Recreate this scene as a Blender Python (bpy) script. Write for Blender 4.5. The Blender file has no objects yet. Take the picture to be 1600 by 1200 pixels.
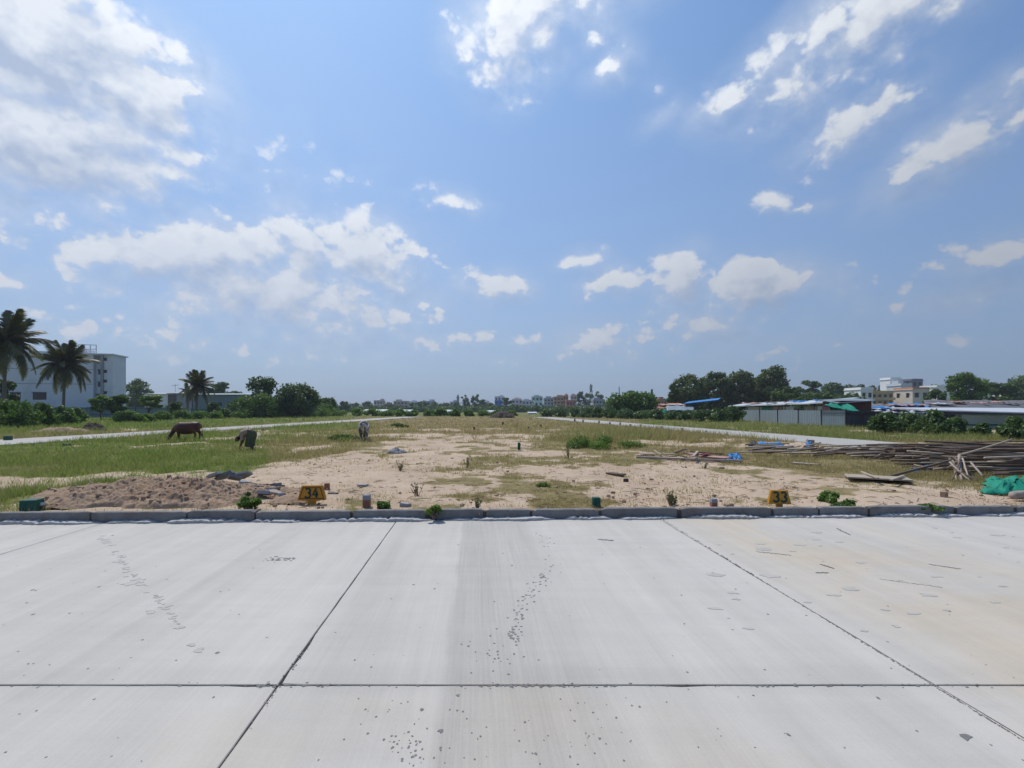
import bpy, math, random
import numpy as np
from mathutils import Vector, Matrix

random.seed(7)
RNG = np.random.default_rng(11)
scene = bpy.context.scene
COL = scene.collection
rad = math.radians

# ------------------------------------------------------------------ camera
H, F, CX, HY = 1.9, 760.0, 800.0, 640.0       # eye height, focal length, centre and eye level in photo pixels
cam_d = bpy.data.cameras.new("camera")
cam_d.sensor_width = 36.0
cam_d.lens = 36.0 * F / 1600.0
cam_d.shift_y = (HY - 600.0) / 1600.0
cam_d.clip_start, cam_d.clip_end = 0.05, 9000.0
cam = bpy.data.objects.new("camera", cam_d)
cam.location = (0, 0, H)
cam.rotation_euler = (rad(90), 0, 0)
COL.objects.link(cam)
scene.camera = cam

# ------------------------------------------------------------------ light and sky
SUN_AZ, SUN_EL = rad(-36), rad(57)            # azimuth from +Y towards +X
SUND = Vector((math.sin(SUN_AZ) * math.cos(SUN_EL), math.cos(SUN_AZ) * math.cos(SUN_EL), math.sin(SUN_EL)))
SUN_STRENGTH, SKY_STRENGTH = 3.3, 0.1
HAZE_DENSITY = 0.0003
sd = bpy.data.lights.new("sun", 'SUN')
sd.energy, sd.angle, sd.color = SUN_STRENGTH, rad(0.55), (1.0, 0.94, 0.84)
sun = bpy.data.objects.new("sun", sd)
sun.rotation_euler = (-SUND).to_track_quat('-Z', 'Y').to_euler()
sun.location = SUND * 60
COL.objects.link(sun)

scene.view_settings.view_transform = 'Standard'
scene.view_settings.look = 'None'
scene.view_settings.exposure = 0.0
scene.view_settings.gamma = 1.0
scene.view_settings.use_curve_mapping = False
scene.render.engine = 'CYCLES'
scene.cycles.use_denoising = True
scene.cycles.max_bounces = 6
scene.cycles.transparent_max_bounces = 8
scene.cycles.volume_bounces = 0


class NT:
    """small node-tree helper"""
    def __init__(self, tree):
        self.t, self.n, self.l = tree, tree.nodes, tree.links

    def node(self, kind, **kw):
        nd = self.n.new(kind)
        for k, v in kw.items():
            setattr(nd, k, v)
        return nd

    def put(self, sock, v):
        if hasattr(v, 'is_output') or isinstance(v, bpy.types.NodeSocket):
            self.l.new(v, sock)
        else:
            if isinstance(v, (tuple, list)) and sock.type == 'RGBA' and len(v) == 3:
                v = (*v, 1.0)
            sock.default_value = v

    def m(self, op, a, b=0.0, c=0.0, clamp=False):
        nd = self.node('ShaderNodeMath', operation=op, use_clamp=clamp)
        self.put(nd.inputs[0], a)
        self.put(nd.inputs[1], b)
        self.put(nd.inputs[2], c)
        return nd.outputs[0]

    def v(self, op, a, b=(0, 0, 0), out=0, scale=None):
        nd = self.node('ShaderNodeVectorMath', operation=op)
        self.put(nd.inputs[0], a)
        self.put(nd.inputs[1], b)
        if scale is not None:
            self.put(nd.inputs['Scale'], scale)
        return nd.outputs[out]

    def noise(self, vec, scale, detail=4, rough=0.55, out='Fac', dist=0.0):
        nd = self.node('ShaderNodeTexNoise')
        self.put(nd.inputs['Vector'], vec)
        nd.inputs['Scale'].default_value = scale
        nd.inputs['Detail'].default_value = detail
        nd.inputs['Roughness'].default_value = rough
        nd.inputs['Distortion'].default_value = dist
        return nd.outputs[out]

    def ramp(self, x, a, b, lo=0.0, hi=1.0, smooth=True):
        nd = self.node('ShaderNodeMapRange')
        nd.interpolation_type = 'SMOOTHSTEP' if smooth else 'LINEAR'
        self.put(nd.inputs[0], x)
        for i, q in ((1, a), (2, b), (3, lo), (4, hi)):
            self.put(nd.inputs[i], q)
        return nd.outputs[0]

    def mix(self, f, a, b, blend='MIX'):
        nd = self.node('ShaderNodeMix', data_type='RGBA', blend_type=blend)
        self.put(nd.inputs[0], f)
        self.put(nd.inputs[6], a)
        self.put(nd.inputs[7], b)
        return nd.outputs[2]

    def comb(self, x, y, z):
        nd = self.node('ShaderNodeCombineXYZ')
        for i, q in enumerate((x, y, z)):
            self.put(nd.inputs[i], q)
        return nd.outputs[0]

    def sep(self, v):
        nd = self.node('ShaderNodeSeparateXYZ')
        self.put(nd.inputs[0], v)
        return nd.outputs


def pix_dir(px, py):
    return Vector(((px - CX) / F, 1.0, (HY - py) / F)).normalized()


# clouds: where each bank of cloud stands in the sky (picked off the photograph), its spread, tilt and weight
CLOUDS = [
    (60, 70, 210, 115, 0, 1.15), (215, 150, 80, 100, 0, .95), (70, 215, 210, 120, 0, 1.1), (190, 285, 110, 46, 0, .4), (20, 320, 120, 46, 0, .42),
    (420, 110, 150, 90, 30, .2), (520, 230, 90, 60, 0, .15),
    (470, 388, 92, 60, 0, .92), (565, 400, 92, 66, -14, .95), (310, 408, 190, 66, 6, .92), (430, 470, 260, 80, 0, .84), (606, 440, 70, 34, 0, .7), (190, 450, 130, 50, 0, .6),
    (700, 314, 70, 25, -8, .62), (765, 440, 64, 34, 0, .72), (905, 409, 46, 18, 0, .6),
    (800, 52, 95, 82, 24, .85), (860, -5, 130, 66, 20, .75), (960, 100, 50, 34, 30, .62), (1042, 178, 58, 30, 30, .46), (940, 25, 64, 52, 50, .5), (1030, 128, 44, 32, 0, .34), (1010, 0, 90, 30, 10, .3),
    (1180, 118, 110, 42, 26, .74), (1320, 66, 175, 70, 22, .86), (1465, 14, 160, 50, 8, .6), (1400, 110, 120, 46, 20, .46),
    (1320, 200, 106, 56, 20, .76), (1290, 165, 90, 34, 20, .34), (1510, 218, 140, 52, 24, .78), (1600, 185, 120, 44, 10, .7), (1196, 311, 46, 30, 0, .56), (1240, 317, 60, 18, -4, .5), (1280, 316, 50, 16, 0, .3),
    (1062, 436, 58, 48, 0, .9), (1185, 452, 112, 50, -6, .92), (1120, 446, 70, 34, 0, .7), (962, 446, 70, 30, 0, .66), (1130, 500, 230, 46, 0, .62),
    (1575, 405, 110, 46, 0, .62), (1500, 470, 150, 56, 0, .5), (690, 530, 130, 32, 0, .5), (820, 540, 76, 30, 0, .5), (930, 536, 92, 36, 0, .56), (1040, 540, 66, 34, 0, .54), (560, 520, 130, 34, 0, .5),
    (190, 510, 220, 60, 0, .42), (0, 440, 90, 40, 0, .5), (1300, 540, 180, 34, 0, .4),
    (230, 370, 480, 240, 0, .5), (520, 270, 160, 150, 0, .22), (330, 545, 480, 80, 0, .46), (1000, 545, 520, 60, 0, .44), (1500, 540, 260, 60, 0, .34),
    # beyond the frame the same broken cumulus goes on
    (-420, 120, 240, 130, 0, .8), (-700, 420, 320, 90, 0, .7), (2050, 160, 220, 90, 10, .7), (2350, 430, 320, 80, 0, .7), (500, -330, 200, 140, 0, .6), (1250, -420, 260, 150, 0, .7),
]


def build_world():
    w = bpy.data.worlds.new("World")
    scene.world = w
    w.use_nodes = True
    w.cycles.sampling_method = 'MANUAL'
    w.cycles.sample_map_resolution = 512
    # density group
    g = bpy.data.node_groups.new("cloud_density", 'ShaderNodeTree')
    g.interface.new_socket("Vector", in_out='INPUT', socket_type='NodeSocketVector')
    g.interface.new_socket("Density", in_out='OUTPUT', socket_type='NodeSocketFloat')
    g.interface.new_socket("Bank", in_out='OUTPUT', socket_type='NodeSocketFloat')
    N = NT(g)
    gi, go = N.node('NodeGroupInput'), N.node('NodeGroupOutput')
    d = gi.outputs[0]
    warp = N.noise(d, 5.5, 3, 0.6, 'Color')
    wd = N.v('ADD', d, N.v('SCALE', N.v('SUBTRACT', warp, (0.5, 0.5, 0.5)), scale=0.085))
    acc = None
    for (px, py, rx, ry, rot, wt) in CLOUDS:
        c = pix_dir(px, py)
        t1 = Vector((c.y, -c.x, 0)).normalized()
        t2 = t1.cross(c)
        if t2.z < 0:
            t2 = -t2
        a = rad(rot)
        u1 = t1 * math.cos(a) + t2 * math.sin(a)
        u2 = t2 * math.cos(a) - t1 * math.sin(a)
        k = math.sqrt(1 + ((px - CX) / F) ** 2 + ((py - HY) / F) ** 2)     # pixels shrink off-axis
        ax, ay = 1.75 * rx / F / k, 1.75 * ry / F / k
        mp = N.node('ShaderNodeMapping', vector_type='TEXTURE')
        N.put(mp.inputs['Vector'], wd)
        mp.inputs['Location'].default_value = c
        mp.inputs['Rotation'].default_value = Matrix((u1, u2, u1.cross(u2))).transposed().to_euler()
        mp.inputs['Scale'].default_value = (ax, ay, 1.0)
        gr = N.node('ShaderNodeTexGradient', gradient_type='SPHERICAL')
        N.l.new(mp.outputs[0], gr.inputs[0])
        if acc is None:
            acc = N.m('MULTIPLY', gr.outputs['Fac'], wt)
        else:
            acc = N.m('SMOOTH_MAX', N.m('MULTIPLY', gr.outputs['Fac'], wt), acc, 0.12)
    sq = N.v('MULTIPLY', d, (1, 1, 1.35))
    n1 = N.noise(sq, 8.0, 8, 0.58)
    vor = N.node('ShaderNodeTexVoronoi', feature='F1')
    N.put(vor.inputs['Vector'], N.v('ADD', sq, N.v('SCALE', N.noise(d, 30.0, 3, 0.6, 'Color'), scale=0.03)))
    vor.inputs['Scale'].default_value = 21.0
    vor.inputs['Detail'].default_value = 2.0
    vor.inputs['Roughness'].default_value = 0.5
    puff = N.m('SUBTRACT', 0.45, vor.outputs['Distance'])
    tot = N.m('MULTIPLY_ADD', N.m('SUBTRACT', n1, 0.5), 0.85, N.m('MULTIPLY', acc, 1.3))
    tot = N.m('MULTIPLY_ADD', puff, 0.36, tot)
    tot = N.m('SUBTRACT', tot, 0.235)
    tot = N.m('MULTIPLY', N.m('MAXIMUM', tot, 0.0), N.ramp(acc, 0.0, 0.16))
    N.put(go.inputs[0], tot)
    N.put(go.inputs[1], acc)

    N = NT(w.node_tree)
    N.n.clear()
    out = N.node('ShaderNodeOutputWorld')
    bg = N.node('ShaderNodeBackground')
    bg.inputs['Strength'].default_value = SKY_STRENGTH
    N.l.new(bg.outputs[0], out.inputs[0])
    tc = N.node('ShaderNodeTexCoord')
    d = N.v('NORMALIZE', tc.outputs['Generated'])
    sky = N.node('ShaderNodeTexSky', sky_type='NISHITA')
    sky.sun_disc = False
    sky.sun_elevation = SUN_EL
    sky.sun_rotation = SUN_AZ
    sky.altitude = 900
    sky.air_density, sky.dust_density, sky.ozone_density = 1.0, 0.5, 1.5
    z = N.sep(d)[2]
    c_sun = N.v('DOT_PRODUCT', d, tuple(SUND), out=1)
    glow = N.m('POWER', N.m('MAXIMUM', c_sun, 0.0), 3.5)
    base = N.v('MULTIPLY', sky.outputs[0], (0.90, 1.24, 1.50))
    base = N.v('ADD', base, N.v('SCALE', (2.3, 2.75, 2.75), scale=glow))
    # thin grey-blue haze above the horizon, brighter towards the sun
    hz = N.ramp(z, 0.0, 0.68, 1.0, 0.0, smooth=False)
    hz = N.m('MULTIPLY', N.m('POWER', hz, 1.15), 0.97)
    hcol = N.mix(N.ramp(c_sun, 0.05, 0.72), (2.0, 2.55, 3.75), (3.5, 4.15, 5.5))
    base = N.mix(hz, base, hcol)
    grp = N.node('ShaderNodeGroup')
    grp.node_tree = g
    N.put(grp.inputs[0], d)
    grp2 = N.node('ShaderNodeGroup')
    grp2.node_tree = g
    N.put(grp2.inputs[0], N.v('ADD', d, (-0.010, 0, 0.026)))
    den, bank, den2 = grp.outputs[0], grp.outputs[1], grp2.outputs[0]
    n_veil = N.noise(N.v('MULTIPLY', d, (1, 1, 1.6)), 6.0, 6, 0.62)
    alpha = N.m('MAXIMUM', N.ramp(den, 0.0, N.ramp(N.m('SUBTRACT', den, den2), -0.05, 0.2, 0.8, N.ramp(z, 0.15, 0.45, 0.22, 0.42))), N.m('MULTIPLY', N.m('MULTIPLY', N.ramp(bank, 0.06, 0.62), N.ramp(n_veil, 0.25, 0.7)), 0.62))
    slope = N.m('SUBTRACT', den, den2)
    lit = N.m('MULTIPLY_ADD', slope, 1.55, 0.56, clamp=True)
    lit = N.m('SUBTRACT', lit, N.m('MULTIPLY', N.ramp(den, 0.25, 0.9), 0.22), clamp=True)
    bright = N.ramp(c_sun, 0.2, 0.92, 0.62, 1.12)
    ccol = N.mix(lit, (4.2, 5.1, 6.8), (8.9, 9.3, 9.8))
    ccol = N.v('SCALE', ccol, scale=bright)
    # low clouds sink into the haze
    ccol = N.mix(N.m('MULTIPLY', hz, 0.72), ccol, N.v('SCALE', hcol, scale=1.12))
    col = N.mix(N.m('MULTIPLY', alpha, N.ramp(z, 0.02, 0.12)), base, ccol)
    N.put(bg.inputs['Color'], col)


build_world()


# ------------------------------------------------------------------ helpers
def G(px, py, z=0.0):
    """ground point seen at photo pixel (px, py) on the level z"""
    Y = (H - z) * F / (py - HY)
    return Vector(((px - CX) / F * Y, Y, z))


def P(px, py, Y):
    return Vector(((px - CX) / F * Y, Y, H - (py - HY) / F * Y))


FZ = 0.12                                     # level of the open field


def tag(o, label=None, cat=None, group=None, kind=None):
    if label: o['label'] = label
    if cat: o['category'] = cat
    if group: o['group'] = group
    if kind: o['kind'] = kind
    return o


def np_mesh(name, V, Fc, mat=None, smooth=False, cols=None):
    V = np.asarray(V, dtype=np.float32).reshape(-1, 3)
    Fc = np.asarray(Fc, dtype=np.int32)
    me = bpy.data.meshes.new(name)
    k = Fc.shape[1]
    me.vertices.add(len(V))
    me.vertices.foreach_set("co", V.ravel())
    me.loops.add(Fc.size)
    me.loops.foreach_set("vertex_index", Fc.ravel())
    me.polygons.add(len(Fc))
    me.polygons.foreach_set("loop_start", np.arange(0, Fc.size, k, dtype=np.int32))
    me.polygons.foreach_set("loop_total", np.full(len(Fc), k, dtype=np.int32))
    if smooth:
        me.polygons.foreach_set("use_smooth", np.ones(len(Fc), dtype=bool))
    me.update(calc_edges=True)
    if cols is not None:
        a = me.attributes.new("tint", 'FLOAT_COLOR', 'POINT')
        c = np.ones((len(V), 4), dtype=np.float32)
        c[:, :cols.shape[1]] = cols
        a.data.foreach_set("color", c.ravel())
    if mat: me.materials.append(mat)
    return me


def add(name, me, parent=None, loc=None, rz=None):
    o = bpy.data.objects.new(name, me)
    COL.objects.link(o)
    if parent: o.parent = parent
    if loc is not None: o.location = loc
    if rz is not None: o.rotation_euler[2] = rz
    return o


def empty(name, loc, label, cat, group=None, rz=0.0):
    o = bpy.data.objects.new(name, None)
    COL.objects.link(o)
    o.location = loc
    o.rotation_euler[2] = rz
    o.empty_display_size = 0.2
    return tag(o, label, cat, group)


class MB:
    def __init__(self):
        self.v, self.f = [], []

    def quadmesh(self, verts, faces):
        n = len(self.v)
        self.v += [tuple(p) for p in verts]
        self.f += [tuple(i + n for i in q) for q in faces]
        return self

    def box(self, x0, x1, y0, y1, z0, z1, M=None):
        vs = [Vector(p) for p in ((x0, y0, z0), (x1, y0, z0), (x1, y1, z0), (x0, y1, z0), (x0, y0, z1), (x1, y0, z1), (x1, y1, z1), (x0, y1, z1))]
        if M is not None: vs = [M @ p for p in vs]
        return self.quadmesh(vs, [(3, 2, 1, 0), (4, 5, 6, 7), (0, 1, 5, 4), (1, 2, 6, 5), (2, 3, 7, 6), (3, 0, 4, 7)])

    def hexa(self, bottom, top):
        return self.quadmesh(list(bottom) + list(top), [(3, 2, 1, 0), (4, 5, 6, 7), (0, 1, 5, 4), (1, 2, 6, 5), (2, 3, 7, 6), (3, 0, 4, 7)])

    def tube(self, pts, radii, seg=8, cap=True, flat=None):
        pts = [Vector(p) for p in pts]
        rings = []
        for i, p in enumerate(pts):
            t = (pts[min(i + 1, len(pts) - 1)] - pts[max(i - 1, 0)]).normalized()
            ref = Vector((0, 1, 0)) if abs(t.y) < 0.9 else Vector((0, 0, 1))
            a = t.cross(ref).normalized()
            b = a.cross(t).normalized()
            r = radii[i]
            ra, rb = (r if isinstance(r, tuple) else (r, r))
            rings.append([p + a * (math.cos(2 * math.pi * k / seg) * ra) + b * (math.sin(2 * math.pi * k / seg) * rb) for k in range(seg)])
        n = len(self.v)
        for r in rings: self.v += [tuple(q) for q in r]
        for i in range(len(rings) - 1):
            for k in range(seg):
                k2 = (k + 1) % seg
                self.f.append((n + i * seg + k, n + i * seg + k2, n + (i + 1) * seg + k2, n + (i + 1) * seg + k))
        if cap:
            self.f.append(tuple(n + k for k in reversed(range(seg))))
            e = n + (len(rings) - 1) * seg
            self.f.append(tuple(e + k for k in range(seg)))
        return self

    def ball(self, c, r, seg=10, rings=7):
        c = Vector(c)
        rx, ry, rz = r if isinstance(r, tuple) else (r, r, r)
        pts = []
        for i in range(1, rings):
            th = math.pi * i / rings
            pts.append([(c.x + rx * math.sin(th) * math.cos(2 * math.pi * k / seg), c.y + ry * math.sin(th) * math.sin(2 * math.pi * k / seg), c.z + rz * math.cos(th)) for k in range(seg)])
        n = len(self.v)
        for q in pts: self.v += q
        self.v += [(c.x, c.y, c.z + rz), (c.x, c.y, c.z - rz)]
        T, B = len(self.v) - 2, len(self.v) - 1
        for i in range(len(pts) - 1):
            for k in range(seg):
                k2 = (k + 1) % seg
                self.f.append((n + i * seg + k, n + (i + 1) * seg + k, n + (i + 1) * seg + k2, n + i * seg + k2))
        for k in range(seg):
            k2 = (k + 1) % seg
            self.f.append((T, n + k, n + k2))
            e = n + (len(pts) - 1) * seg
            self.f.append((B, e + k2, e + k))
        return self

    def mesh(self, name, mat, smooth=False, bevel=0.0):
        me = bpy.data.meshes.new(name)
        me.from_pydata(self.v, [], self.f)
        if smooth:
            me.polygons.foreach_set("use_smooth", np.ones(len(me.polygons), dtype=bool))
        if mat: me.materials.append(mat)
        if bevel > 0:
            import bmesh
            bm = bmesh.new()
            bm.from_mesh(me)
            bmesh.ops.bevel(bm, geom=bm.edges[:], offset=bevel, segments=1, affect='EDGES', profile=0.5)
            bm.to_mesh(me)
            bm.free()
        return me

    def obj(self, name, mat, parent=None, loc=None, smooth=False, bevel=0.0, rz=None):
        return add(name, self.mesh(name, mat, smooth, bevel), parent, loc, rz)


def baked(me, mods):
    """evaluate modifiers on a mesh and return the resulting mesh"""
    o = bpy.data.objects.new("bake", me)
    COL.objects.link(o)
    for kind, kw in mods:
        md = o.modifiers.new("m", kind)
        for k, v in kw.items(): setattr(md, k, v)
    dg = bpy.context.evaluated_depsgraph_get()
    r = bpy.data.meshes.new_from_object(o.evaluated_get(dg))
    bpy.data.objects.remove(o)
    return r


# value noise in numpy
_H = RNG.random((256, 256)).astype(np.float32)


def vnoise(x, y, scale=1.0, octaves=4, rough=0.5, seed=0):
    tot, amp, s, norm = 0.0, 1.0, scale, 0.0
    for o in range(octaves):
        xs, ys = np.asarray(x) * s + 17.3 * (o + 1) + seed * 31.7, np.asarray(y) * s + 9.1 * (o + 1) + seed * 13.9
        xi, yi = np.floor(xs).astype(int), np.floor(ys).astype(int)
        fx, fy = xs - xi, ys - yi
        fx, fy = fx * fx * (3 - 2 * fx), fy * fy * (3 - 2 * fy)
        a, b = _H[xi & 255, yi & 255], _H[(xi + 1) & 255, yi & 255]
        c, d = _H[xi & 255, (yi + 1) & 255], _H[(xi + 1) & 255, (yi + 1) & 255]
        tot = tot + amp * ((a * (1 - fx) + b * fx) * (1 - fy) + (c * (1 - fx) + d * fx) * fy)
        norm += amp
        amp *= rough
        s *= 2.0
    return tot / norm


def sstep(a, b, x):
    t = np.clip((x - a) / (b - a), 0, 1)
    return t * t * (3 - 2 * t)


# ------------------------------------------------------------------ materials
def base_mat(name):
    m = bpy.data.materials.new(name)
    m.use_nodes = True
    N = NT(m.node_tree)
    bsdf = m.node_tree.nodes.get('Principled BSDF')
    return m, N, bsdf


def mat(name, c, rough=0.8, var=0.25, scale=3.0, bump=0.0, bscale=20.0, dirt=None, dirt_amt=0.5, metallic=0.0, spec=0.3, stretch=None):
    m, N, b = base_mat(name)
    tc = N.node('ShaderNodeTexCoord').outputs['Object']
    if stretch: tc = N.v('MULTIPLY', tc, stretch)
    n = N.noise(tc, scale, 5, 0.6)
    oi = N.node('ShaderNodeObjectInfo').outputs['Random']
    f = N.m('MULTIPLY_ADD', N.m('SUBTRACT', n, 0.5), var * 2.2, 1.0)
    f = N.m('MULTIPLY', f, N.m('MULTIPLY_ADD', oi, var * 0.5, 1 - var * 0.25))
    col = N.v('SCALE', c, scale=f)
    if dirt:
        dn = N.noise(tc, scale * 0.6, 6, 0.7)
        col = N.mix(N.m('MULTIPLY', N.ramp(dn, 0.48, 0.66), dirt_amt), col, dirt)
    N.put(b.inputs['Base Color'], col)
    b.inputs['Roughness'].default_value = rough
    b.inputs['Metallic'].default_value = metallic
    b.inputs['Specular IOR Level'].default_value = spec
    if bump:
        bn = N.node('ShaderNodeBump')
        bn.inputs['Strength'].default_value = bump
        bn.inputs['Distance'].default_value = 0.02
        N.put(bn.inputs['Height'], N.noise(tc, bscale, 5, 0.65))
        N.l.new(bn.outputs[0], b.inputs['Normal'])
    return m


def leaf_mat(name, c1, c2, trans=0.3, scale=0.6, rough=0.55):
    m, N, b = base_mat(name)
    tc = N.node('ShaderNodeTexCoord').outputs['Object']
    isl = N.node('ShaderNodeNewGeometry').outputs['Random Per Island']
    n = N.noise(tc, scale, 3, 0.6)
    f = N.m('ADD', N.m('MULTIPLY', N.ramp(n, 0.35, 0.65), 0.55), N.m('MULTIPLY', isl, 0.45))
    col = N.mix(f, c1, c2)
    N.put(b.inputs['Base Color'], col)
    b.inputs['Roughness'].default_value = rough
    b.inputs['Specular IOR Level'].default_value = 0.25
    tr = N.node('ShaderNodeBsdfTranslucent')
    N.put(tr.inputs[0], N.v('MULTIPLY', col, (1.1, 1.25, 0.6)))
    mx = N.node('ShaderNodeMixShader')
    mx.inputs[0].default_value = trans
    N.l.new(b.outputs[0], mx.inputs[1])
    N.l.new(tr.outputs[0], mx.inputs[2])
    N.l.new(mx.outputs[0], m.node_tree.nodes['Material Output'].inputs[0])
    return m


def tint_mat(name, trans=0.3):
    """blades and weeds coloured one by one"""
    m, N, b = base_mat(name)
    at = N.node('ShaderNodeAttribute', attribute_name='tint')
    N.put(b.inputs['Base Color'], at.outputs['Color'])
    b.inputs['Roughness'].default_value = 0.6
    b.inputs['Specular IOR Level'].default_value = 0.2
    tr = N.node('ShaderNodeBsdfTranslucent')
    N.put(tr.inputs[0], at.outputs['Color'])
    mx = N.node('ShaderNodeMixShader')
    mx.inputs[0].default_value = trans
    N.l.new(b.outputs[0], mx.inputs[1])
    N.l.new(tr.outputs[0], mx.inputs[2])
    N.l.new(mx.outputs[0], m.node_tree.nodes['Material Output'].inputs[0])
    return m


SL = 0.0724                                   # the road joints run slightly to the left: s = X + SL * Y is constant along them


def concrete_mat():
    m, N, b = base_mat('brushed_concrete')
    pos = N.node('ShaderNodeNewGeometry').outputs['Position']
    x, y, z = N.sep(pos)
    s = N.m('MULTIPLY_ADD', y, SL, x)
    sy = N.comb(s, y, 0.0)
    big = N.noise(sy, 0.55, 5, 0.6)
    med = N.noise(sy, 3.0, 6, 0.65)
    fine = N.noise(pos, 160.0, 3, 0.6)
    broom = N.noise(N.comb(N.m('MULTIPLY', s, 46.0), N.m('MULTIPLY', y, 0.7), 0.0), 1.0, 4, 0.7)
    swipe = N.noise(N.comb(N.m('MULTIPLY', s, 2.2), N.m('MULTIPLY', y, 0.12), 3.0), 1.0, 4, 0.6)
    cross = N.noise(N.comb(N.m('MULTIPLY', s, 0.5), N.m('MULTIPLY', y, 6.0), 5.0), 1.0, 5, 0.65)
    v = N.m('MULTIPLY_ADD', N.m('SUBTRACT', big, 0.5), 0.22, 1.0)
    v = N.m('MULTIPLY_ADD', N.m('SUBTRACT', med, 0.5), 0.12, v)
    v = N.m('MULTIPLY_ADD', N.m('SUBTRACT', swipe, 0.5), 0.42, v)
    v = N.m('MULTIPLY_ADD', N.m('SUBTRACT', cross, 0.5), 0.13, v)
    # rough strip finished with a coarser broom
    wob = N.m('MULTIPLY_ADD', N.m('SUBTRACT', N.noise(sy, 1.6, 3, 0.5), 0.5), 0.10, s)
    band = N.m('MULTIPLY', N.ramp(wob, -0.27, -0.20), N.ramp(wob, 0.35, 1.0, 1.0, 0.0))
    bamp = N.m('MULTIPLY_ADD', band, 0.22, 0.17)
    v = N.m('MULTIPLY_ADD', N.m('SUBTRACT', broom, 0.5), bamp, v)
    v = N.m('MULTIPLY', v, N.m('MULTIPLY_ADD', band, -0.13, 1.0))
    v = N.m('MULTIPLY_ADD', N.m('SUBTRACT', fine, 0.5), 0.22, v)
    grit = N.noise(pos, 45.0, 5, 0.75)
    v = N.m('MULTIPLY_ADD', N.m('SUBTRACT', grit, 0.5), 0.16, v)
    # other edges where passes of the float overlap
    for e, w_, k in ((-4.6, 0.7, 0.035), (-3.1, 0.9, 0.045), (-8.4, 1.0, 0.04), (5.1, 1.2, 0.03), (1.75, 0.5, 0.03)):
        v = N.m('MULTIPLY_ADD', N.m('MULTIPLY', N.ramp(wob, e, e + 0.06), N.ramp(wob, e + 0.06, e + w_, 1.0, 0.0)), -k, v)
    # smoother, slightly stained edge along the long joint
    v = N.m('MULTIPLY_ADD', N.m('MULTIPLY', N.ramp(N.m('ABSOLUTE', N.m('SUBTRACT', y, 3.42)), 0.05, 0.26, 1.0, 0.0), med), -0.11, v)
    col = N.v('SCALE', (0.495, 0.47, 0.432), scale=v)
    st = N.noise(sy, 0.45, 5, 0.6)
    beige = N.m('MULTIPLY', N.ramp(s, 2.9, 4.4), N.ramp(s, 5.2, 7.4, 1.0, 0.0))
    beige = N.m('MULTIPLY', beige, N.ramp(st, 0.32, 0.58))
    beige2 = N.m('MULTIPLY', N.ramp(y, 3.1, 3.6, 1.0, 0.0), N.ramp(st, 0.4, 0.62))
    bf = N.m('ADD', N.m('MULTIPLY', beige, 0.85), N.m('MULTIPLY', beige2, 0.4), clamp=True)
    col = N.mix(bf, col, N.v('MULTIPLY', col, (1.03, 0.93, 0.79)))
    # pin holes and specks
    vo = N.node('ShaderNodeTexVoronoi')
    N.put(vo.inputs['Vector'], pos)
    vo.inputs['Scale'].default_value = 4.2
    rnd = N.sep(vo.outputs['Color'])[0]
    speck = N.m('MULTIPLY', N.m('LESS_THAN', vo.outputs['Distance'], N.m('MULTIPLY', rnd, 0.055)), N.m('GREATER_THAN', rnd, 0.72))
    col = N.mix(N.m('MULTIPLY', speck, 0.6), col, (0.10, 0.10, 0.10))
    N.put(b.inputs['Base Color'], col)
    b.inputs['Roughness'].default_value = 0.85
    b.inputs['Specular IOR Level'].default_value = 0.25
    bp = N.node('ShaderNodeBump')
    bp.inputs['Strength'].default_value = 0.35
    bp.inputs['Distance'].default_value = 0.004
    hgt = N.m('MULTIPLY_ADD', broom, N.m('MULTIPLY_ADD', band, 1.0, 0.35), N.m('MULTIPLY', fine, 0.5))
    N.put(bp.inputs['Height'], N.m('MULTIPLY_ADD', cross, 0.5, hgt))
    N.l.new(bp.outputs[0], b.inputs['Normal'])
    return m


def ground_mat():
    m, N, b = base_mat('sandy_ground')
    pos = N.node('ShaderNodeNewGeometry').outputs['Position']
    at = N.node('ShaderNodeAttribute', attribute_name='tint')
    veg, green, wet = N.sep(at.outputs['Vector'])
    n1, n2, n3 = N.noise(pos, 0.5, 6, 0.65), N.noise(pos, 4.0, 6, 0.7), N.noise(pos, 28.0, 4, 0.65)
    sand = N.mix(N.ramp(n1, 0.3, 0.7), (0.42, 0.315, 0.23), (0.53, 0.415, 0.31))
    sand = N.mix(N.m('MULTIPLY', N.ramp(n2, 0.52, 0.72), 0.55), sand, (0.27, 0.2, 0.125))
    sand = N.v('SCALE', sand, scale=N.m('MULTIPLY_ADD', n3, 0.5, 0.75))
    dry = N.mix(N.ramp(n2, 0.35, 0.65), (0.19, 0.145, 0.075), (0.30, 0.235, 0.125))
    gr = N.mix(N.ramp(n2, 0.35, 0.65), (0.10, 0.125, 0.04), (0.18, 0.195, 0.06))
    cov = N.mix(green, dry, gr)
    f = N.ramp(N.m('MULTIPLY_ADD', N.m('SUBTRACT', n2, 0.5), 0.7, N.m('MULTIPLY_ADD', N.m('SUBTRACT', n3, 0.5), 0.5, veg)), 0.3, 0.62)
    col = N.mix(f, sand, cov)
    N.put(b.inputs['Base Color'], col)
    b.inputs['Roughness'].default_value = 0.95
    b.inputs['Specular IOR Level'].default_value = 0.1
    bp = N.node('ShaderNodeBump')
    bp.inputs['Strength'].default_value = 0.6
    bp.inputs['Distance'].default_value = 0.05
    N.put(bp.inputs['Height'], N.m('MULTIPLY_ADD', n3, 0.4, n2))
    N.l.new(bp.outputs[0], b.inputs['Normal'])
    return m


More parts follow.
